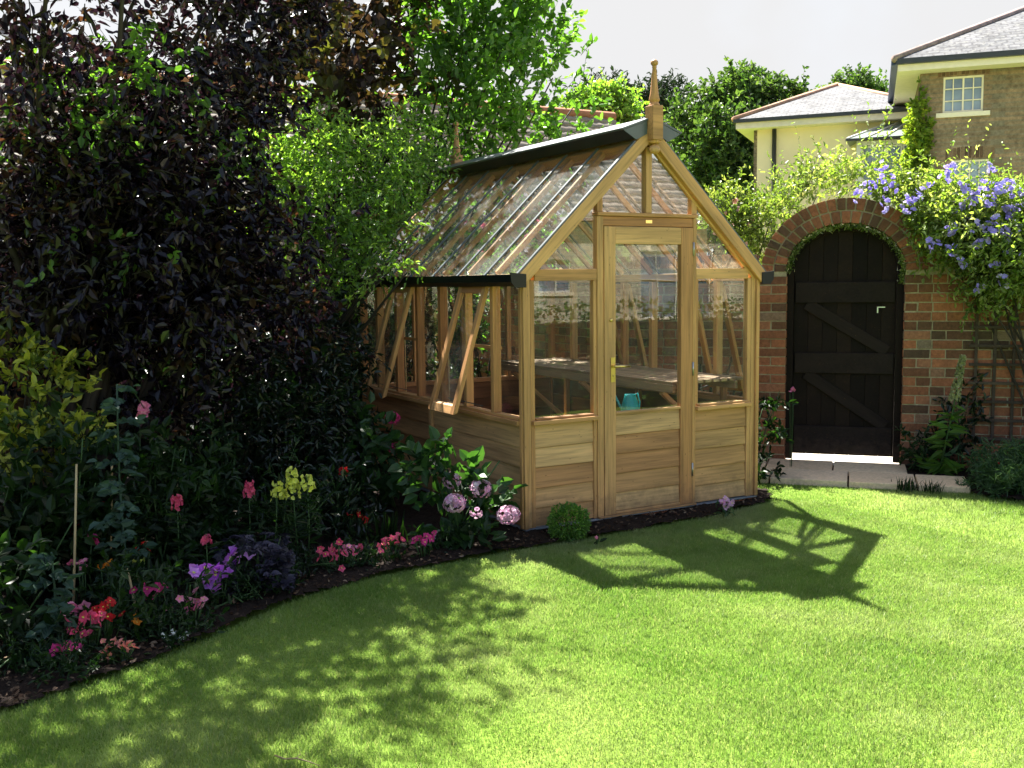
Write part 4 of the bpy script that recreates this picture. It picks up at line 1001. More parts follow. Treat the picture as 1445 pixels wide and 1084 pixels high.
def bloomcluster(px, py, n, spread, r, mat, label, name, npet=5, group=None, lift=.12, lf=L_bed, nleaf=40, off=0, flat=.5, cat='flower', d=None):
    c = gb(px, py+19) if d is None else at(px, py, d)
    if n >= 7: n = int(n*1.5); r *= 1.2
    c = np.array([c[0], c[1]+off, (GZ+lift) if d is None else c[2]])
    o = root(name, c, label, cat, group)
    P = c+RG.normal(size=(n, 3))*np.array([spread, spread*.7, spread*flat]); P[:, 2] = np.maximum(P[:, 2], GZ+.03)
    D = rdir(n, .5)+np.array([-.25, -.6, .2])
    petals('flower_head', P, D, r, npet, mat, o, .3)
    petals('flower_centre', P+unit(D)*r*.15, D, r*.22, 4, P_yel, o, .5)
    m = MB(); 
    for p in P[:24]: m.tube([(c[0]+(p[0]-c[0])*.4, c[1]+(p[1]-c[1])*.4, GZ), p], .0022, 4)
    m.build('stem', stalk, o)
    if nleaf:
        Q = c+RG.normal(size=(nleaf, 3))*np.array([spread*1.2, spread, .03]); Q[:, 2] = GZ+RG.uniform(.01, max(.03, c[2]-GZ), nleaf)
        leaves('foliage', Q, rdir(nleaf, .4), .045, .4, lf, o, keep=clear_gh)
    return o
BC = bloomcluster
BC(478,790,16,.05,.020,P_rosepink,'low pink edging flowers on the soil, left end of the row before the hydrangea','edging_flower')
BC(500,786,9,.03,.018,P_pink,'small paler pink edging flowers beside the low pink clump','edging_flower', nleaf=20)
BC(550,778,10,.035,.017,P_rosepink,'small pink edging flowers in the middle between the grassy tuft and the lawn','edging_flower')
BC(599,771,9,.03,.020,P_mag,'deep pink edging flowers just left below the hydrangea','edging_flower')
BC(503,745,4,.025,.022,P_red,'scarlet bloom on the left of the pair behind the edging flowers','scarlet_flower', lift=.16)
BC(516,750,3,.02,.022,P_red,'scarlet bloom on the right of the pair behind the edging flowers','scarlet_flower', lift=.14)
BC(306,840,9,.042,.036,P_pur,'bright violet petunias on the border edge','petunia', lift=.17)
BC(328,826,9,.035,.026,P_pur,'smaller lilac petunias at the right behind the bright violet ones','petunia', lift=.2)
BC(270,868,10,.035,.018,P_pink,'soft pink edging flowers left of the violet petunias','edging_flower')
BC(222,862,9,.035,.022,P_mag,'magenta flower cluster between the marigolds and the violet petunias','magenta_flower', lift=.15)
BC(196,885,5,.018,.018,P_org,'orange marigold low at the front of the border','marigold', lift=.10)
BC(159,858,4,.015,.018,P_org,'orange marigold above the red edging flowers','marigold', lift=.24, off=.1)
BC(203,845,5,.02,.014,P_yel,'small yellow flower beside the short leaning cane','yellow_flower', lift=.22, off=.1)
BC(122,862,6,.025,.022,P_pink,'pale pink flower head above the pink edging flowers at left','pink_flower', lift=.26, off=.1)
BC(105,893,9,.03,.022,P_pink,'lilac pink flowers at the left end of the big edging group','edging_flower', lift=.16)
BC(128,905,14,.045,.020,P_rosepink,'deep pink flowers in the middle of the big edging group at left','edging_flower', lift=.14)
BC(150,896,12,.035,.018,P_red,'red flowers at the back right of the big edging group','edging_flower', lift=.17)
BC(168,918,14,.03,.017,P_sal,'salmon flowers at the right end of the big edging group','edging_flower', lift=.08)
BC(97,927,9,.03,.022,P_mag,'magenta flowers nearest the lawn at the left','edging_flower', lift=.08)
BC(245,893,7,.02,.012,P_white,'tiny cream flowers on the lawn edge','edging_flower', lift=.05)
BC(130,825,7,.06,.02,P_red,'dark red blooms low among the stems beside the canes','red_flower', lift=.3, off=.15)
BC(215,838,5,.03,.015,P_red,'small red blooms below the pink snapdragon','red_flower', lift=.26, off=.15)
BC(180,800,5,.05,.014,P_red,'scattered dark red blooms behind the leaning cane','red_flower', lift=.4, off=.2)
BC(1022,710,8,.026,.024,P_hyd,'small pink and white flowers at the right foot of the greenhouse door','edging_flower', lift=.09, nleaf=22, lf=L_hyd)
BC(862,757,2,.008,.014,P_pink,'single tiny pink bloom on the soil in front of the door','edging_flower', lift=.04, nleaf=5, off=.13)
BC(1118,551,4,.012,.020,P_pink,'single pink bloom in front of the gate', 'pink_flower', d=8.2, nleaf=0)
# hydrangea
def mophead(o, c, r, mat, name='flower_head'):
    n = int(90*(r/.07)**1.2); D = rdir(n, .15); P = c+D*r*RG.uniform(.85, 1.05, n)[:, None]*np.array([1, 1, .8])
    petals(name, P, D, r*.30, 4, mat, o, .15, wide=1.0)
def hydrangea(base, heads, lobes, mat, label, n=70, L=.12, keep=clear_gh):
    o = root('hydrangea', base, label, 'hydrangea'); base = np.array([base[0], base[1], GZ])
    stems('stem', base, [h[0]-np.array([0, 0, .03]) for h in heads]+[l[0] for l in lobes], .007, .004, stalk, o, .08, 6)
    foliage('foliage', lobes, n, 2, 4, .13, L, .68, L_hyd, o, up=.2, shell=.5, keep=keep, tintclump=.3, lfup=1.4)
    for h in heads: mophead(o, h[0], h[1], mat)
    return o
hydrangea(gb(660,772)+[0,.08,0], [(at(638,678,6.05),.055), (at(678,690,5.95),.062), (at(641,710,5.85),.062), (at(717,727,5.85),.062), (at(672,724,5.8),.035)],
  [lob(612,665,6.1,.10), lob(650,705,6.15,.13), lob(705,650,6.15,.07), lob(655,745,5.95,.12), lob(690,712,6.0,.07), lob(620,640,6.2,.06), lob(672,690,6.1,.07)], P_hyd, 'pink mophead hydrangea at the near left corner of the greenhouse', 44, .095)
hydrangea(at(545,640,6.9), [(at(554,590,6.9),.05), (at(557,633,6.8),.042)], [lob(520,610,6.9,.14), lob(540,660,6.8,.16), lob(500,650,6.8,.16)], P_mag, 'deep magenta hydrangea in shade against the greenhouse side boards', 50, .08)
# grassy tuft, label, box ball
def tuft(b, n, h, mat, label, name='grassy_tuft', sp=.05, wid=.012, lean=.5):
    o = root(name, b, label, 'plant'); b = np.array([b[0], b[1], GZ])
    P = b+RG.normal(size=(n, 3))*np.array([sp, sp, 0]); P[:, 2] = GZ
    V = []; H = h*RG.uniform(.6, 1.1, n); a = RG.random(n)*6.28; ln = np.c_[np.cos(a), np.sin(a), np.zeros(n)]*(H*lean*RG.random(n))[:, None]
    sd = np.c_[-np.sin(a), np.cos(a), np.zeros(n)]*wid/2
    V = np.stack([P-sd, P+sd, P+ln*.4+sd+np.array([0,0,1])*H[:,None]*.6, P+ln*.4-sd+np.array([0,0,1])*H[:,None]*.6, P+ln+np.array([0,0,1])*H[:,None]], 1); bb = np.arange(n)[:, None]*5
    np_mesh('foliage', V, quads=bb+np.array([0,1,2,3]), tris=bb+np.array([3,2,4]), attrs={'tint': np.repeat(RG.random(n), 5)}, mat=mat, parent=o, smooth=False); return o
tuft(gb(562,772)+[0,.12,0], 40, .20, L_bed, 'small tuft of pale green strappy leaves left of the hydrangea', lean=.35)
lc = gb(606, 776)+np.array([0,.0,0])
m = MB(); m.bar((lc[0], lc[1], GZ-.02), (lc[0]+.02, lc[1]-.01, GZ+.10), .014, .0025, up=(.4,-.9,0)); m.bar((lc[0]+.018, lc[1]-.016, GZ+.06), (lc[0]+.05, lc[1]-.02, GZ+.12), .034, .003, up=(.4,-.9,.1)); tag(m.build('plant_label', labelm), 'white plastic plant label leaning in the soil under the hydrangea', 'plant label')
def boxball():
    c = np.array([.165, -.225, GZ+.105]); o = root('box_bush', c, 'small clipped round box bush in front of the left front panel of the greenhouse', 'shrub')
    m = MB(); m.tube([(c[0], c[1], GZ-.02), c], .010, 6); m.build('trunk', bark, o)
    n = 2600; D = rdir(n, .1); rr = (.45+.6*RG.random(n)**.5)[:, None]; lump = 1+.10*np.sin(D[:, :1]*7+1)*np.cos(D[:, 1:2]*6)
    P = c+D*rr*lump*np.array([.125, .11, .105]); k = (P[:, 2] > GZ+.004) & (P[:, 1] < -.012)
    leaves('foliage', P[k], (D+RG.normal(size=D.shape)*.5)[k], .019, .5, L_box, o)
boxball()
# weeds beside the plinth corner and grass at the slab edge
# --- right-hand border
L_spire = leafmat('pale_seed_pod', [(0,(.20,.24,.09)),(1,(.50,.48,.28))], .3, (1.2,1.3,.7), .6, .2)
L_lav = leafmat('narrow_green_leaf', [(0,(.03,.06,.025)),(.6,(.06,.12,.05)),(1,(.14,.20,.10))], .3, (1.3,1.5,.7), .5, .3)
def verbascum():
    b = np.array(wp(1.18, .34, GZ)); o = root('flower_spire', b, 'tall pale flower spire in front of the brick wall, between the gate and the trellis', 'plant')
    top = at(1359, 503, 7.72); m = MB(); m.tube([b, (b*.5+top*.5)+np.array([.01,0,0]), top], [.010, .007, .003], 7); m.build('stem', stalk, o)
    n = 240; s = RG.random(n)**1.1; P = top-(top-b)*(s*.36)[:, None]; a = RG.random(n)*6.28; rr = .012+.022*s
    D = np.c_[np.cos(a), np.sin(a), RG.uniform(-.2,.5,n)]; petals('flower_head', P+D*rr[:, None], D, .017, 4, L_spire, o, .6, wide=.9)
    n = 60; s = RG.random(n)**1.3*.62; P = b+(top-b)*s[:, None]; a = RG.random(n)*6.28
    leaves('foliage', P, np.c_[np.cos(a), np.sin(a), .5-.9*RG.random(n)], .20*(1.05-s), .26, L_green, o, curl=.3)
verbascum()
clump(wp(1.34, .12, 0), .62, .10, 20, .06, .4, L_dark, 'border_plant', 'dark leafy twiggy plant behind the tall flower spire', nst=5)
clump(wp(1.08, .2, 0), .24, .12, 22, .05, .4, L_bed, 'border_plant', 'low green plant beside the right gate pier')
clump(np.array(wp(1.62, .86, GZ)), .30, .24, 170, .055, .15, L_lav, 'narrow_leaved_mound', 'bushy mound of narrow grey-green leaves at the right edge, by the lawn', nst=14, tw=.10, nl=10)
clump(np.array(wp(1.84, .70, GZ)), .28, .24, 150, .055, .15, L_lav, 'narrow_leaved_mound', 'second mound of narrow leaves, cut by the right edge of the picture', nst=14, tw=.10, nl=10)
BC(1408,655,3,.01,.016,P_red,'tiny red bloom above the mound of narrow leaves','red_flower', d=7.25, nleaf=0)
tuft(np.array(wp(.92, .93, GZ)), 70, .10, L_bed, 'small weedy tuft growing at the edge of the paving', 'grassy_tuft', .04, .006, .9)
tuft(np.array(wp(1.1, .93, GZ)), 60, .08, L_bed, 'tuft of longer grass against the end slab', 'grassy_tuft', .04, .006, .9)
spike(1438,665,7.1,.10,.018,L_rose,'thin seed stalk standing above the mounds at the right edge', 16, name='seed_stalk')
def gateclimber():
    b = np.array([2.33, .55, GZ]); o = root('leafy_climber', b, 'thin leafy climber between the greenhouse and the gate pier', 'plant')
    lb = [lob(1080,565,8.0,.07), lob(1083,610,7.9,.08), lob(1078,650,7.8,.10), lob(1092,580,8.1,.05), lob(1100,552,8.2,.03)]
    stems('stem', b, [l[0] for l in lb], .007, .003, stalk, o); foliage('foliage', lb, 30, 2, 6, .10, .06, .45, L_bed, o, droop=.3, keep=clear_gh)
gateclimber()
# --- climbers over the wall
def wclear(P):
    q = P[:, :2]-A_; s = q@W2; t = q@O2
    inarch = (((s-.46)/(RA+.215))**2+(np.maximum(P[:, 2]-SP, 0)/(RB+.215))**2 < np.where(s > .85, .55, .97)) & (t < .6) & (t > -.35) & (P[:, 2] > SP-.1)
    inw = (t < .02) & (t > -.23) & (P[:, 2] < 1.71)
    return clear_gh(P) & ~inarch & ~inw
def vine():
    b = np.array(wp(2.1, .12, GZ)); o = root('flowering_climber', b, 'vigorous yellow-green climber with violet-blue flowers over the wall and brick arch', 'climber')
    def wl(s, z, r, t=.0): q = wp(s, t, z); return (np.array(q), (r, r, r*.75))
    lb = [wl(.95,2.02,.22), wl(1.22,1.96,.27), wl(1.5,1.92,.30,.04), wl(1.8,1.92,.32,.06), wl(2.1,1.9,.33,.06), wl(2.45,1.9,.34,.04), wl(1.3,1.80,.24,.14), wl(1.62,1.72,.28,.20), wl(1.95,1.70,.30,.20), wl(1.52,1.50,.16,.20), wl(1.46,1.36,.09,.2), wl(1.75,1.55,.18,.2), wl(2.3,1.66,.30,.2), wl(.62,2.34,.10,-.14), wl(.35,2.34,.09,-.14), wl(1.15,1.78,.12,.08), wl(1.05,2.16,.12), wl(2.2,2.02,.2), wl(.80,2.16,.10)]
    stems('stem', b, [l[0] for l in lb[1:12]], .012, .005, bark, o, .12)
    foliage('foliage', lb, 1500, 3, 8, .20, .046, .45, L_vine, o, up=.1, shell=.55, keep=wclear, wood=bark, droop=.15, twr=.0022)
    # long thin sprays
    lb2 = [wl(.95,2.28,.10), wl(1.3,2.22,.12), wl(1.75,2.2,.12), wl(.15,2.22,.10), wl(-.05,2.16,.12), wl(.55,2.38,.12)]
    foliage('loose_spray', lb2, 60, 2, 8, .30, .036, .4, L_vine, o, up=.5, shell=.4, keep=wclear, wood=bark, twr=.002)
    # fringe inside the arch
    n = 1500; a = RG.uniform(-.25, math.pi*1.0, n); off = RG.normal(size=n)*.014-.010
    P = np.array([wp(*( (.46+(RA+of)*math.cos(x)), -.06+RG.random()*.07, SP+(RB+of)*math.sin(x))) if x > 0 else wp(.46+RA+of*1.5, -.05+RG.random()*.05, SP+x*.4) for x, of in zip(a, off)])
    leaves('arch_fringe', P, rdir(n, -.3), .026, .5, L_vine, o)
    spots = [(1228,262),(1242,238),(1246,262),(1284,280),(1252,287),(1281,296),(1298,276),(1206,276),(1335,250),(1345,240),(1358,266),(1375,283),(1408,265),(1410,280),(1425,290),(1398,285),(1432,300),(1440,312),(1382,322),(1397,325),(1378,342),(1385,340),(1357,371),(1410,376),(1415,326),(1422,330),(1381,407),(1343,325),(1436,275),(1419,300),(1372,278),(1310,262),(1390,258),(1422,262),(1436,290),(1404,312),(1366,305),(1350,290),(1428,350),(1340,350),(1415,395),(1400,240),(1318,345),(1262,258)]
    for i, (px, py) in enumerate(spots):
        tf = .30+(.14 if py > 310 else 0); n3 = np.array([O2[0], O2[1], 0]); d_ = ray(px, py); q0 = np.array([*(A_+O2*tf), 0]); c = C0+d_*(((q0-C0)@n3)/(d_@n3))
        k = 5 if i % 3 else 9; Q = c+RG.normal(size=(k, 3))*.028
        petals('flower_cluster', Q, rdir(k, .3)+np.array([-.5, -.6, 0]), .027, 5, P_blue, o, .25, wide=1.0)
vine()
def rose():
    b = np.array([2.45, 1.25, GZ]); o = root('climbing_rose', b, 'climbing rose with pale pink blooms between the greenhouse roof and the brick arch', 'climber')
    lb = [lob(1030,310,9.0,.16), lob(1060,330,9.0,.16), lob(1090,300,9.1,.14), lob(1020,285,9.1,.08), lob(1110,268,9.4,.12), lob(1140,256,9.4,.12), lob(1165,250,9.4,.08), lob(1055,290,9.1,.10), lob(1075,350,9.0,.10), lob(1190,252,9.4,.07), lob(1035,262,9.2,.05), lob(1005,290,9.2,.06)]
    stems('stem', b, [l[0] for l in lb], .012, .004, bark, o, .1)
    foliage('foliage', lb, 230, 3, 7, .16, .042, .5, L_rose, o, up=.3, keep=wclear, wood=bark, twr=.002)
    P = np.array([at(x, y, 8.9) for x, y in ((1016,308),(1025,300),(1033,318),(1042,296),(1056,318),(1063,308),(1037,283),(1012,330),(1050,345))]); petals('bloom', P, rdir(len(P))+[-.5,-.6,.2], .034, 8, P_shell, o, .5)
    m = MB(); m.tube([at(1000,352,8.9), at(1040,335,8.95), at(1085,315,9.0), at(1110,298,9.05)], [.006,.005,.004,.003], 5); m.build('bare_shoot', bark, o)
rose()
def rearrose():
    b = np.array([1.5, 3.35, GZ]); o = root('rose_bush', b, 'rose bush with pink blooms behind the greenhouse, seen through the gable glass', 'shrub')
    lb = [(np.array([1.5, 3.4, 2.05]), .3), (np.array([1.15, 3.4, 1.85]), .3), (np.array([1.9, 3.2, 1.9]), .25), (np.array([.8, 3.5, 2.0]), .3), (np.array([1.3, 3.4, 1.4]), .4), (np.array([.3, 3.5, 1.5]), .4)]
    stems('stem', b, [l[0] for l in lb], .012, .004, bark, o)
    foliage('foliage', lb, 200, 3, 7, .2, .045, .5, L_green, o, keep=wclear, wood=bark)
    c, d = in_lobes(lb[:3], 22, 1.0); petals('bloom', c, d+[-.4,-.6,0], .035, 7, P_pink, o, .5)
rearrose()
for (x, y, h_, r_, lab) in ((.45, 3.25, 1.6, .40, 'dark evergreen bush behind the greenhouse, seen through the left front pane'), (1.15, 3.2, 1.5, .36, 'dark evergreen bush behind the greenhouse, seen through the door glass')):
    o = root('evergreen_bush', (x, y), lab, 'shrub'); lb = [(np.array([x, y, h_-r_*.6]), r_), (np.array([x, y, .45]), r_)]
    stems('trunk', (x, y, GZ), [l[0] for l in lb], .02, .006, bark, o); foliage('foliage', lb, 280, 3, 8, .18, .05, .45, L_bed, o, keep=wclear, wood=bark)
# --- far trees
def fartree(name, b, lb, n, L, mat, label, trunk, tw=.5, cat='tree', group=None, nl=8, W=.6, ntw=3):
    o = root(name, b, label, cat, group, z=GZ); b = np.array([b[0], b[1], GZ])
    stems('trunk', b, [l[0] for l in lb], trunk, trunk*.2, bark, o, .05)
    foliage('crown', lb, n, ntw, nl, tw, L, W, mat, o, up=.2, shell=.6, wood=bark, twr=.012, tintclump=.5); return o
D_ = 34; bb = at(1050, 300, D_)
fartree('oak_tree', bb, [lob(1050,146,D_,1.0), lob(1100,159,D_,1.0), lob(1000,174,D_,1.1), lob(1130,174,D_+.5,.9), lob(985,214,D_,.7), lob(1030,214,D_-1,1.4), lob(1080,224,D_-.6,1.3), lob(985,264,D_,.8), lob(1040,279,D_-1,1.3), lob(1010,314,D_-.6,.8), lob(1060,314,D_-.6,.8), lob(1110,244,D_+1,1.3), lob(975,189,D_+.5,.45), lob(1060,134,D_+.5,.7)], 1500, .17, L_oak, 'large round-headed dark green tree left of the cream house', .3, .42)
D_ = 46; fartree('garden_tree', at(1215,200,D_), [lob(1190,139,D_,.75), lob(1210,129,D_,.7), lob(1225,154,D_,.8), lob(1240,142,D_,.5), lob(1180,152,D_,.45), lob(1250,159,D_,.4), lob(1205,159,D_,.7), lob(1243,127,D_,.25)], 420, .17, L_oak, 'smaller tree showing above the cream house roof', .2, .5)
D_ = 24; fartree('yellow_green_tree', at(855,260,D_), [lob(855,152,D_,.38), lob(880,158,D_,.30), lob(830,150,D_,.30), lob(845,165,D_,.30), lob(870,170,D_,.3), lob(815,165,D_,.28)], 230, .11, L_lime, 'yellow-green rounded tree top behind the greenhouse ridge', .12, .3)
D_ = 38; fartree('pine_tree', at(925,260,D_), [(at(900,140,D_),(.9,.9,.18)), (at(935,128,D_),(.7,.7,.15)), (at(950,150,D_),(.9,.9,.15)), (at(830,135,D_),(.8,.8,.2)), (at(860,128,D_),(.5,.5,.2)), (at(935,160,D_),(.7,.7,.2))], 220, .20, L_pine, 'dark flat-topped pine far behind the greenhouse finial', .12, .5, W=.3)

# --- dry twig lying on the lawn
q = [gnd(x, y, GZ+.022) for x, y in ((388,1066),(402,1071),(418,1070),(436,1075),(452,1081))]
m = MB(); m.tube(q, [.003, .0028, .0028, .0022, .0015], 5); m.tube([q[2], gnd(424,1064,GZ+.024)], [.002, .001], 4); tag(m.build('dry_twig', cane_m), 'thin pale dry twig lying on the grass at the bottom edge', 'twig')
# ================================================================== BUILDINGS
def roofquad(m, pts):
    """roof plane: gr runs along the eave (x) and up the slope (y)"""
    p = [Vector(q) for q in pts]; ex = (p[1]-p[0]).normalized(); nrm = (p[1]-p[0]).cross(p[-1]-p[0]).normalized(); ey = nrm.cross(ex)
    gr = [((q-p[0]).dot(ex), (q-p[0]).dot(ey), 0) for q in p]
    n = len(m.v); 
    for q, g_ in zip(p, gr): m.v.append(tuple(q)); m.g.append(g_); m.t.append(.5)
    m.f.append(tuple(range(n, n+len(p)))); m.sm.append(False)
def frame2(pl, pr):
    a = np.array([pl[0], pl[1]]); al = np.array([pr[0]-pl[0], pr[1]-pl[1]]); L = np.linalg.norm(al); al /= L; ou = np.array([al[1], -al[0]])   # outwards = towards the camera
    return a, al, ou, L
def P3(fr, s, t, z): a, al, ou, L = fr; return (a[0]+al[0]*s+ou[0]*t, a[1]+al[1]*s+ou[1]*t, z)
def fbox(m, fr, s0, s1, t0, t1, z0, z1):
    m.prism([P3(fr, s0, t0, z0), P3(fr, s1, t0, z0), P3(fr, s1, t1, z0), P3(fr, s0, t1, z0)], (0, 0, z1-z0))
def window(root_, fr, s0, s1, z0, z1, nx, nz, t=0, fmat=None, sill=True, split=True):
    fmat = fmat or creamp; f = .035
    m = MB(); fbox(m, fr, s0, s1, t-.06, t+.01, z1-f, z1); fbox(m, fr, s0, s1, t-.06, t+.01, z0, z0+f); fbox(m, fr, s0, s0+f, t-.06, t+.009, z0+f, z1-f); fbox(m, fr, s1-f, s1, t-.06, t+.009, z0+f, z1-f)
    for i in range(1, nx):
        x = s0+(s1-s0)*i/nx; ww = .024 if (split and i == nx//2) else .014; fbox(m, fr, x-ww/2*1.3, x+ww/2*1.3, t-.05, t+.004, z0+f, z1-f)
    for i in range(1, nz):
        z = z0+(z1-z0)*i/nz; fbox(m, fr, s0+f, s1-f, t-.05, t+.0025, z-.009, z+.009)
    w_ = m.build('window', fmat, root_)
    m = MB(); fbox(m, fr, s0+.02, s1-.02, t-.045, t-.035, z0+.02, z1-.02); m.build('pane', hglass, w_)
    if sill: m = MB(); fbox(m, fr, s0-.12, s1+.12, t-.05, t+.08, z0-.09, z0-.005); m.build('sill', creamp, w_)
    return w_
def wallholes(m, fr, s0, s1, z0, z1, holes, th=.35):
    """front wall as a grid of blocks leaving window openings"""
    xs = sorted({s0, s1, *[h[0] for h in holes], *[h[1] for h in holes]}); zs = sorted({z0, z1, *[h[2] for h in holes], *[h[3] for h in holes]})
    for i in range(len(xs)-1):
        for k in range(len(zs)-1):
            cx, cz = (xs[i]+xs[i+1])/2, (zs[k]+zs[k+1])/2
            if any(h[0] < cx < h[1] and h[2] < cz < h[3] for h in holes): continue
            fbox(m, fr, xs[i], xs[i+1], -th, 0, zs[k], zs[k+1])
def zat(px, py, d): return at(px, py, d)[2]

# cream house ---------------------------------------------------------
pl, pr = at(1065, 400, 25.0), at(1300, 400, 23.6); fr = frame2(pl, pr); L = fr[3]
ze = zat(1065, 186, 25.0)
ch = empty('cream_house', P3(fr, L/2, -2.5, GZ), 'cream rendered two-storey house with a low hipped slate roof, beyond the wall', 'house')
m = MB(); fbox(m, fr, 0.02, L-.1, -6, 0, GZ, ze+.05); m.build('wall', cream, ch)
m = MB(); fbox(m, fr, -.06, .018, -6, -.0, GZ, ze+.04); m.build('corner_quoin', housebrick('corner_stone', (.20,.15,.10), (.28,.21,.14), (.15,.12,.09)), ch)
m = MB(); fbox(m, fr, -.42, L+.2, -6.3, .42, ze-.02, ze+.16); m.build('eaves', creamp, ch)
m = MB(); fbox(m, fr, -.47, L+.25, .42, .50, ze+.12, ze+.20); fbox(m, fr, -.50, -.42, -6.3, .42, ze+.12, ze+.20); m.build('gutter', darkpipe, ch)
ap = at(1186, 128, 27.4); zr_ = ap[2]; sa = (ap[:2]-fr[0])@fr[1]; z0 = ze+.20
m = MB(); c0, c1, c2, c3 = [P3(fr, s, t, z0) for s, t in ((-.47, .47), (L+.25, .47), (L+.25, -6.3), (-.47, -6.3))]
r0 = P3(fr, sa, -2.6, zr_); r1 = P3(fr, sa+1.2, -3.2, zr_-.05)
# pyramid-like hipped roof
ar = P3(fr, sa, -2.9, zr_)
roofquad(m, [c0, c1, ar]); roofquad(m, [c1, c2, ar]); roofquad(m, [c2, c3, ar]); roofquad(m, [c3, c0, ar]); m.build('roof', slate, ch)
m = MB(); m.tube([c0, ar], .07, 6); m.tube([c1, ar], .05, 6); m.build('hip_tiles', simple('terracotta', (.42,.24,.15), .8, .2, 0, .3), ch)
m = MB(); sx = (at(1093, 300, 24.8)[:2]-fr[0])@fr[1]; m.tube([P3(fr, sx, .08, GZ+1), P3(fr, sx, .08, ze-.03)], .055, 8); m.build('downpipe', darkpipe, ch)
# glazed bay
s0 = (at(1207, 300, 23.0)[:2]-fr[0])@fr[1]; s1 = L-.15; tb = 1.1; zb = zat(1230, 203, 23.2)
m = MB(); fbox(m, fr, s0, s1, 0, tb-.1, GZ, zb-1.15); fbox(m, fr, s0, s0+.12, .003, tb, zb-1.15, zb); 
fbox(m, fr, s0+.12, s1, tb-.16, tb+.0, zb-.10, zb); m.build('bay_wall', white, ch)
window(ch, fr, s0+.121, s0+.95, zb-1.15, zb-.11, 2, 1, tb-.05, white, False)
window(ch, fr, s0+.96, s1, zb-1.15, zb-.11, 2, 1, tb-.05, white, False)
m = MB(); zt = zat(1245, 180, 24.0); e0, e1 = P3(fr, s0-.22, tb+.2, zb+.02), P3(fr, s1+.3, tb+.2, zb+.02); t0_, t1_ = P3(fr, s0+.62, .02, zt), P3(fr, s1+.3, .02, zt); eb = P3(fr, s0-.22, .01, zb+.02)
m.prism([e0, e1, t1_, t0_], (0, 0, .03)); m.prism([eb, e0, t0_], (0, 0, .03)); m.build('bay_roof', simple('lead_grey_roof', (.20,.24,.22), .35, .5), ch)
m = MB()
for k in range(5):
    f_ = k/4; a = Vector(e0).lerp(Vector(e1), f_*.9+.02)+Vector((0,0,.04)); b = Vector(t0_).lerp(Vector(t1_), f_*.9+.02)+Vector((0,0,.04)); m.bar(a, b, .045, .03)
m.bar(Vector(eb)+Vector((0,0,.04)), Vector(t0_)+Vector((0,0,.04)), .04, .03); m.build('bay_roof_bar', white, ch)
m = MB(); m.bar(e0, e1, .06, .05); m.build('bay_gutter', darkpipe, ch)

# brick house ----------------------------------------------------------
stone = housebrick('weathered_brickwork', (.205,.15,.10), (.31,.21,.135), (.22,.18,.13))
pl, pr = at(1291, 400, 20.2), at(1700, 400, 18.6); fr = frame2(pl, pr); L = fr[3]
ze = zat(1291, 108, 20.2)
bh = empty('brick_house', P3(fr, L/2, -3, GZ), 'weathered brown brick house with slate roof and twelve-pane window, top right', 'house')
def sz(px, py, d=None):
    # where the line of sight meets the wall plane
    d_ = ray(px, py); n = np.array([fr[2][0], fr[2][1], 0]); o_ = np.array([fr[0][0], fr[0][1], 0]); t = ((o_-C0)@n)/(d_@n); q = C0+d_*t
    return (q[:2]-fr[0])@fr[1], q[2]
wa = (*sz(1330, 160), *sz(1389, 105)); wb = (*sz(1341, 262), *sz(1396, 224))
h1 = (wa[0], wa[2], wa[1], wa[3]); h2 = (wb[0], wb[2], wb[3]-1.0, wb[3])
m = MB(); wallholes(m, fr, 0, L, GZ, ze+.1, [h1, h2]); fbox(m, fr, 0, .35, -5, -.35, GZ, ze+.1); m.build('wall', stone, bh)
m = MB(); fbox(m, fr, .352, L-.02, -1.6, -1.5, GZ, ze-.01); m.build('room_partition', simple('plaster', (.25,.24,.22), .9), bh)
w1 = window(bh, fr, h1[0]+.002, h1[1]-.002, h1[2]+.002, h1[3]-.002, 4, 3, -.03)
w2 = window(bh, fr, h2[0]+.002, h2[1]-.002, h2[2]+.002, h2[3]-.002, 4, 3, -.03)
# brick lintels
lt = brickmat('lintel_brick', [(0,(.10,.06,.04)),(.5,(.17,.10,.06)),(1,(.24,.16,.10))])
for h in (h1, h2):
    m = MB(); n_ = 13
    for k in range(n_):
        a = h[0]-.1+(h[1]-h[0]+.2)*k/n_; b = a+(h[1]-h[0]+.2)/n_-.012
        rise = .05*math.sin(math.pi*(k+.5)/n_); fbox(m, fr, a, b, -.02, .006, h[3]+.002+rise*.6, h[3]+.20+rise)
    m.build('lintel', lt, bh)
m = MB(); fbox(m, fr, -.42, L+.4, -5.3, .42, ze-.03, ze+.14); m.build('eaves', creamp, bh)
m = MB(); fbox(m, fr, -.46, L+.4, .42, .52, ze+.09, ze+.19); m.build('gutter', darkpipe, bh)
m = MB(); fbox(m, fr, -.54, -.42, -5.3, .42, ze+.09, ze+.19); m.tube([P3(fr, -.10, .06, ze-.04), P3(fr, -.06, .08, ze-.6), P3(fr, -.06, .08, GZ)], .045, 8) if False else None; m.build('side_gutter', bluepipe, bh)
z0 = ze+.19; hp = at(1452, 30, 22.6); 
sa = (hp[:2]-fr[0])@fr[1]; ta = (hp[:2]-fr[0])@fr[2]
c0, c1, c2, c3 = [P3(fr, s, t, z0) for s, t in ((-.5, .5), (L+.4, .5), (L+.4, -5.3), (-.5, -5.3))]
r0 = P3(fr, sa, -2.4, hp[2]); r1 = P3(fr, L+.4, -2.4, hp[2]+.1)
m = MB(); roofquad(m, [c0, c1, r1, r0]); roofquad(m, [c3, c0, r0]); roofquad(m, [c2, c3, r0, r1]); m.build('roof', slate, bh)
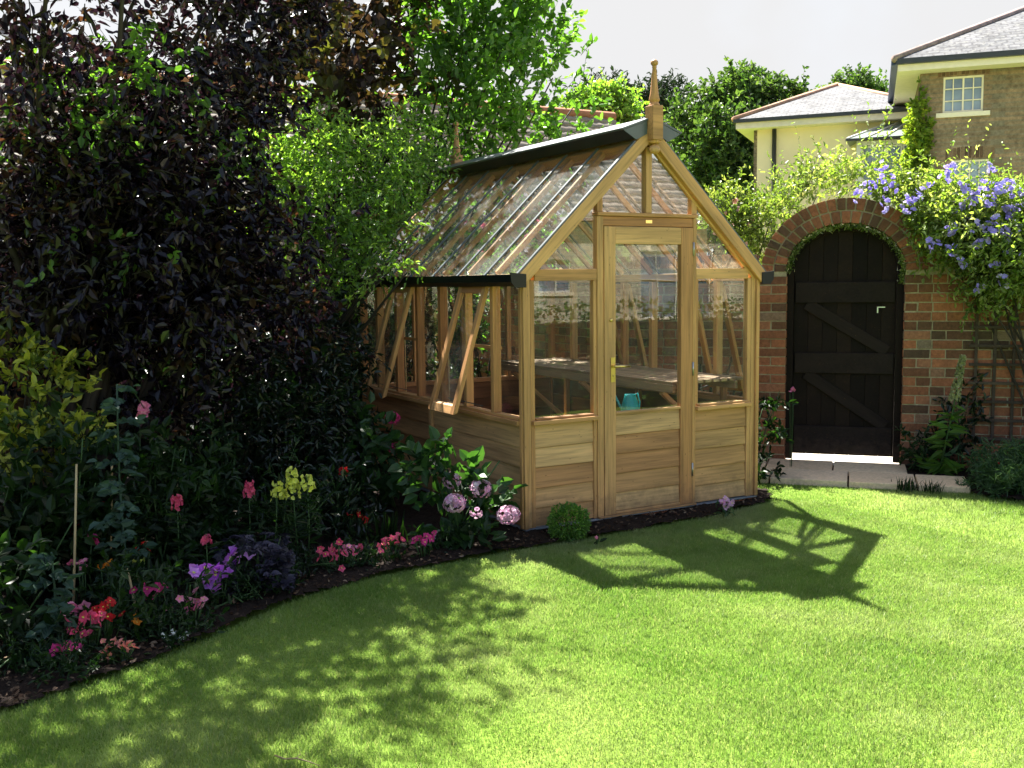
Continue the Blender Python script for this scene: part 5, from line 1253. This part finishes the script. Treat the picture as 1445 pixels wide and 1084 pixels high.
m = MB(); m.tube([c0, r0], .07, 6); m.tube([r0, r1], .07, 6); m.build('hip_tiles', simple('grey_clay', (.30,.22,.20), .8, .2, 0, .3), bh)
for (px, py, r_, hh) in ((1288, 78, .10, .24), (1302, 74, .14, .34)):
    c = at(px, py, 23.0); m = MB(); zl = c[2]-.62
    m.lathe([(r_*1.1, zl), (r_, zl+.1), (r_*.95, c[2]), (r_*1.3, c[2]+.03), (r_*1.3, c[2]+hh*.3), (r_*.9, c[2]+hh*.32), (r_*1.1, c[2]+hh*.38), (r_*.6, c[2]+hh*.45)], (c[0], c[1], 0), 14); m.build('chimney_pot', potm, bh)
# creeper on its corner
cc = empty('creeper', P3(fr, .05, .1, GZ), 'yellow-green creeper climbing the left corner of the brick house', 'climber')
lb = [(np.array(P3(fr, -.02, .12, zat(1290, y, 20.2))), r_) for y, r_ in ((135,.07), (160,.14), (185,.19), (205,.22), (225,.24), (245,.26), (265,.3), (290,.3))]
stems('stem', P3(fr, .02, .1, GZ), [lb[0][0]], .03, .01, bark, cc, 0); foliage('foliage', lb, 230, 3, 7, .16, .085, .7, L_creep, cc, up=-.2, shell=.5)

# outbuilding with a pantiled roof behind the greenhouse ---------------
ob = empty('outbuilding', (-1, 11, GZ), 'long low outbuilding with a faded pantiled roof beyond the boundary wall', 'building')
def pantile():
    m, nt, out = nmat('faded_pantile'); g_ = attr(nt, 'gr', 'Vector')
    n1 = noise(nt, g_, 1.5, 5, .7); n2 = noise(nt, g_, 18, 3, .7)
    c = ramp(nt, n1, [(.3, (.17,.125,.09)), (.55, (.27,.22,.17)), (.75, (.37,.32,.26))]); c = mixc(nt, 1.0, c, ramp(nt, n2, [(.3, .7), (.7, 1.2)]), 'MULTIPLY')
    prin(nt, out, c, .75, .3); return m
XR, YR, YE = 3.4, 13.0, 9.6
zrg = (C0+ray(850, 168)*((YR-C0[1])/ray(850, 168)[1]))[2]; ze_ = zrg-2.35
xr = (C0+ray(968, 240)*((YE+1-C0[1])/ray(968, 240)[1]))[0]
m = MB(); rows = 15
vs = []; 
for i in range(rows):     # overlapping courses of curved tiles
    f0, f1 = i/rows, (i+1)/rows+.012
    for_x = np.arange(-9.0, xr, .055); a = []; b = []
    wav = np.abs(np.sin((for_x)/.22*math.pi))*.024
    y0, y1 = YE+(YR-YE)*f0, YE+(YR-YE)*f1; z0, z1 = ze_+(zrg-ze_)*f0+.05, ze_+(zrg-ze_)*f1+.01
    n = len(for_x); base = len(m.v)
    for x, w_ in zip(for_x, wav): m.v.append((x, y0, z0+w_)); m.g.append((x, y0, i)); m.t.append(.5)
    for x, w_ in zip(for_x, wav): m.v.append((x, y1, z1+w_)); m.g.append((x, y1, i)); m.t.append(.5)
    for x, w_ in zip(for_x, wav): m.v.append((x, y0+.01, z0-.03)); m.g.append((x, y0, i)); m.t.append(.5)
    for k in range(n-1):
        m.f.append((base+k, base+k+1, base+n+k+1, base+n+k)); m.sm.append(True)
        m.f.append((base+2*n+k, base+2*n+k+1, base+k+1, base+k)); m.sm.append(False)
m.build('roof', pantile(), ob)
m = MB(); m.prism([(-9, YE, ze_-.02), (-9, YR, zrg-.05), (-9, 2*YR-YE, ze_-.02)], (9+xr-.05, 0, 0)); m.build('roof_back', potm, ob)
m = MB(); m.tube([(-9, YR, zrg+.06), (xr, YR, zrg+.06)], .10, 8); m.build('ridge_tiles', potm, ob)
m = MB(); m.box((-8.8, YE+.25, GZ), (xr-.1, 2*YR-YE-.25, ze_-.03)); m.build('wall', stone, ob)

# the house behind the viewer, mirrored in the panes ---------------------
fr = frame2((23, -16.5), (3, -16.5)); L = fr[3]
rh = empty('stone_house', (13, -20, GZ), 'pale stone house standing behind the viewer, seen as a reflection in the front panes', 'house')
pale = housebrick('pale_stone', (.50,.45,.36), (.60,.54,.43), (.42,.38,.31), 1.8)
hs = [(s, s+w_, z0, z1) for s, w_, z0, z1 in ((1.5,1.1,1.0,2.3), (4.2,1.2,1.0,2.3), (7.2,1.1,.5,2.35), (8.6,1.1,.5,2.35), (12.0,.85,1.2,2.05), (15.4,1.1,.9,2.2))]
m = MB(); wallholes(m, fr, 0, L, GZ, 3.1, hs); fbox(m, fr, .4, L-.4, -2.6, -2.4, GZ, 3.0); m.build('wall', pale, rh)
for h in hs: window(rh, fr, h[0]+.002, h[1]-.002, h[2]+.002, h[3]-.002, 2, 2, -.04, white, True)
m = MB(); a, b, c, d = P3(fr, -.4, .4, 3.05), P3(fr, L+.4, .4, 3.05), P3(fr, L+.4, -4, 6.0), P3(fr, -.4, -4, 6.0); roofquad(m, [a, b, c, d]); roofquad(m, [P3(fr, L+.4, -8, 3.05), P3(fr, -.4, -8, 3.05), d, c]); m.build('roof', roofmat('rustic_tile', (.34,.25,.19), (.42,.33,.26), (.12,.09,.07), .2, .25), rh)
hd = empty('hedge', (9, -4.9, GZ), 'low clipped hedge behind the viewer, mirrored in the front panes', 'hedge')
n = 9000; P = np.c_[RG.uniform(3, 15, n), -4.9+RG.normal(size=n)*.10, GZ+RG.random(n)**.7*1.26+.02]; leaves('foliage', P, rdir(n, .3), .07, .5, L_green, hd)
m = MB(); m.box((3, -5.0, GZ), (15, -4.8, GZ+1.05)); m.build('stem', L_dark, hd)
# ================================================================== LIGHT
SD = Vector((.09, .72, 1)).normalized()
sun = bpy.data.lights.new('sun', 'SUN'); sun.energy = 5.0; sun.angle = R(.55); sun.color = (1, .96, .88)
so = bpy.data.objects.new('sun', sun); COL.objects.link(so); so.rotation_euler = SD.to_track_quat('Z', 'Y').to_euler(); so.location = (0, 5, 12)
w = bpy.data.worlds.new('World'); S.world = w; w.use_nodes = True; nt = w.node_tree; nt.nodes.clear()
wo = nt.nodes.new('ShaderNodeOutputWorld'); bg = nt.nodes.new('ShaderNodeBackground'); nt.links.new(bg.outputs[0], wo.inputs[0])
sky = nt.nodes.new('ShaderNodeTexSky'); sky.sky_type = 'NISHITA'; sky.sun_disc = False; sky.sun_elevation = math.asin(SD.z); sky.sun_rotation = math.atan2(SD.x, SD.y)
sky.dust_density = 2.5
tc = nt.nodes.new('ShaderNodeTexCoord'); nz = noise(nt, tc.outputs['Generated'], 2.2, 5, .6)
fac = ramp(nt, nz, [(.2, .82), (.5, 1.0)])
sp_ = nt.nodes.new('ShaderNodeSeparateXYZ'); nt.links.new(tc.outputs['Generated'], sp_.inputs[0])
hz1 = ramp(nt, sp_.outputs[1], [(-.0, .0), (.45, 1.0)]); hz2 = ramp(nt, sp_.outputs[2], [(.32, 1.0), (.75, .0)])
hm = nt.nodes.new('ShaderNodeMath'); hm.operation = 'MULTIPLY'; nt.links.new(hz1, hm.inputs[0]); nt.links.new(hz2, hm.inputs[1])
hz = ramp(nt, hm.outputs[0], [(0.0, .16), (1.0, 1.0)])     # bright haze on the sun's side, clearer blue sky behind the viewer
mm_ = nt.nodes.new('ShaderNodeMath'); mm_.operation = 'MULTIPLY'; nt.links.new(fac, mm_.inputs[0]); nt.links.new(hz, mm_.inputs[1]); fac = mm_.outputs[0]
WHITE = 2.95
col = mixc(nt, fac, sky.outputs[0], (WHITE, WHITE, WHITE*1.01)); nt.links.new(col, bg.inputs[0]); bg.inputs[1].default_value = .06
S.view_settings.view_transform = 'Standard'; S.view_settings.look = 'None'; S.view_settings.exposure = 2.3; S.view_settings.gamma = 1
S.render.engine = 'CYCLES'; cy = S.cycles
cy.max_bounces = 8; cy.transparent_max_bounces = 24; cy.transmission_bounces = 6; cy.diffuse_bounces = 4; cy.glossy_bounces = 4
cy.caustics_reflective = False; cy.caustics_refractive = False
try: cy.use_denoising = True
except Exception: pass
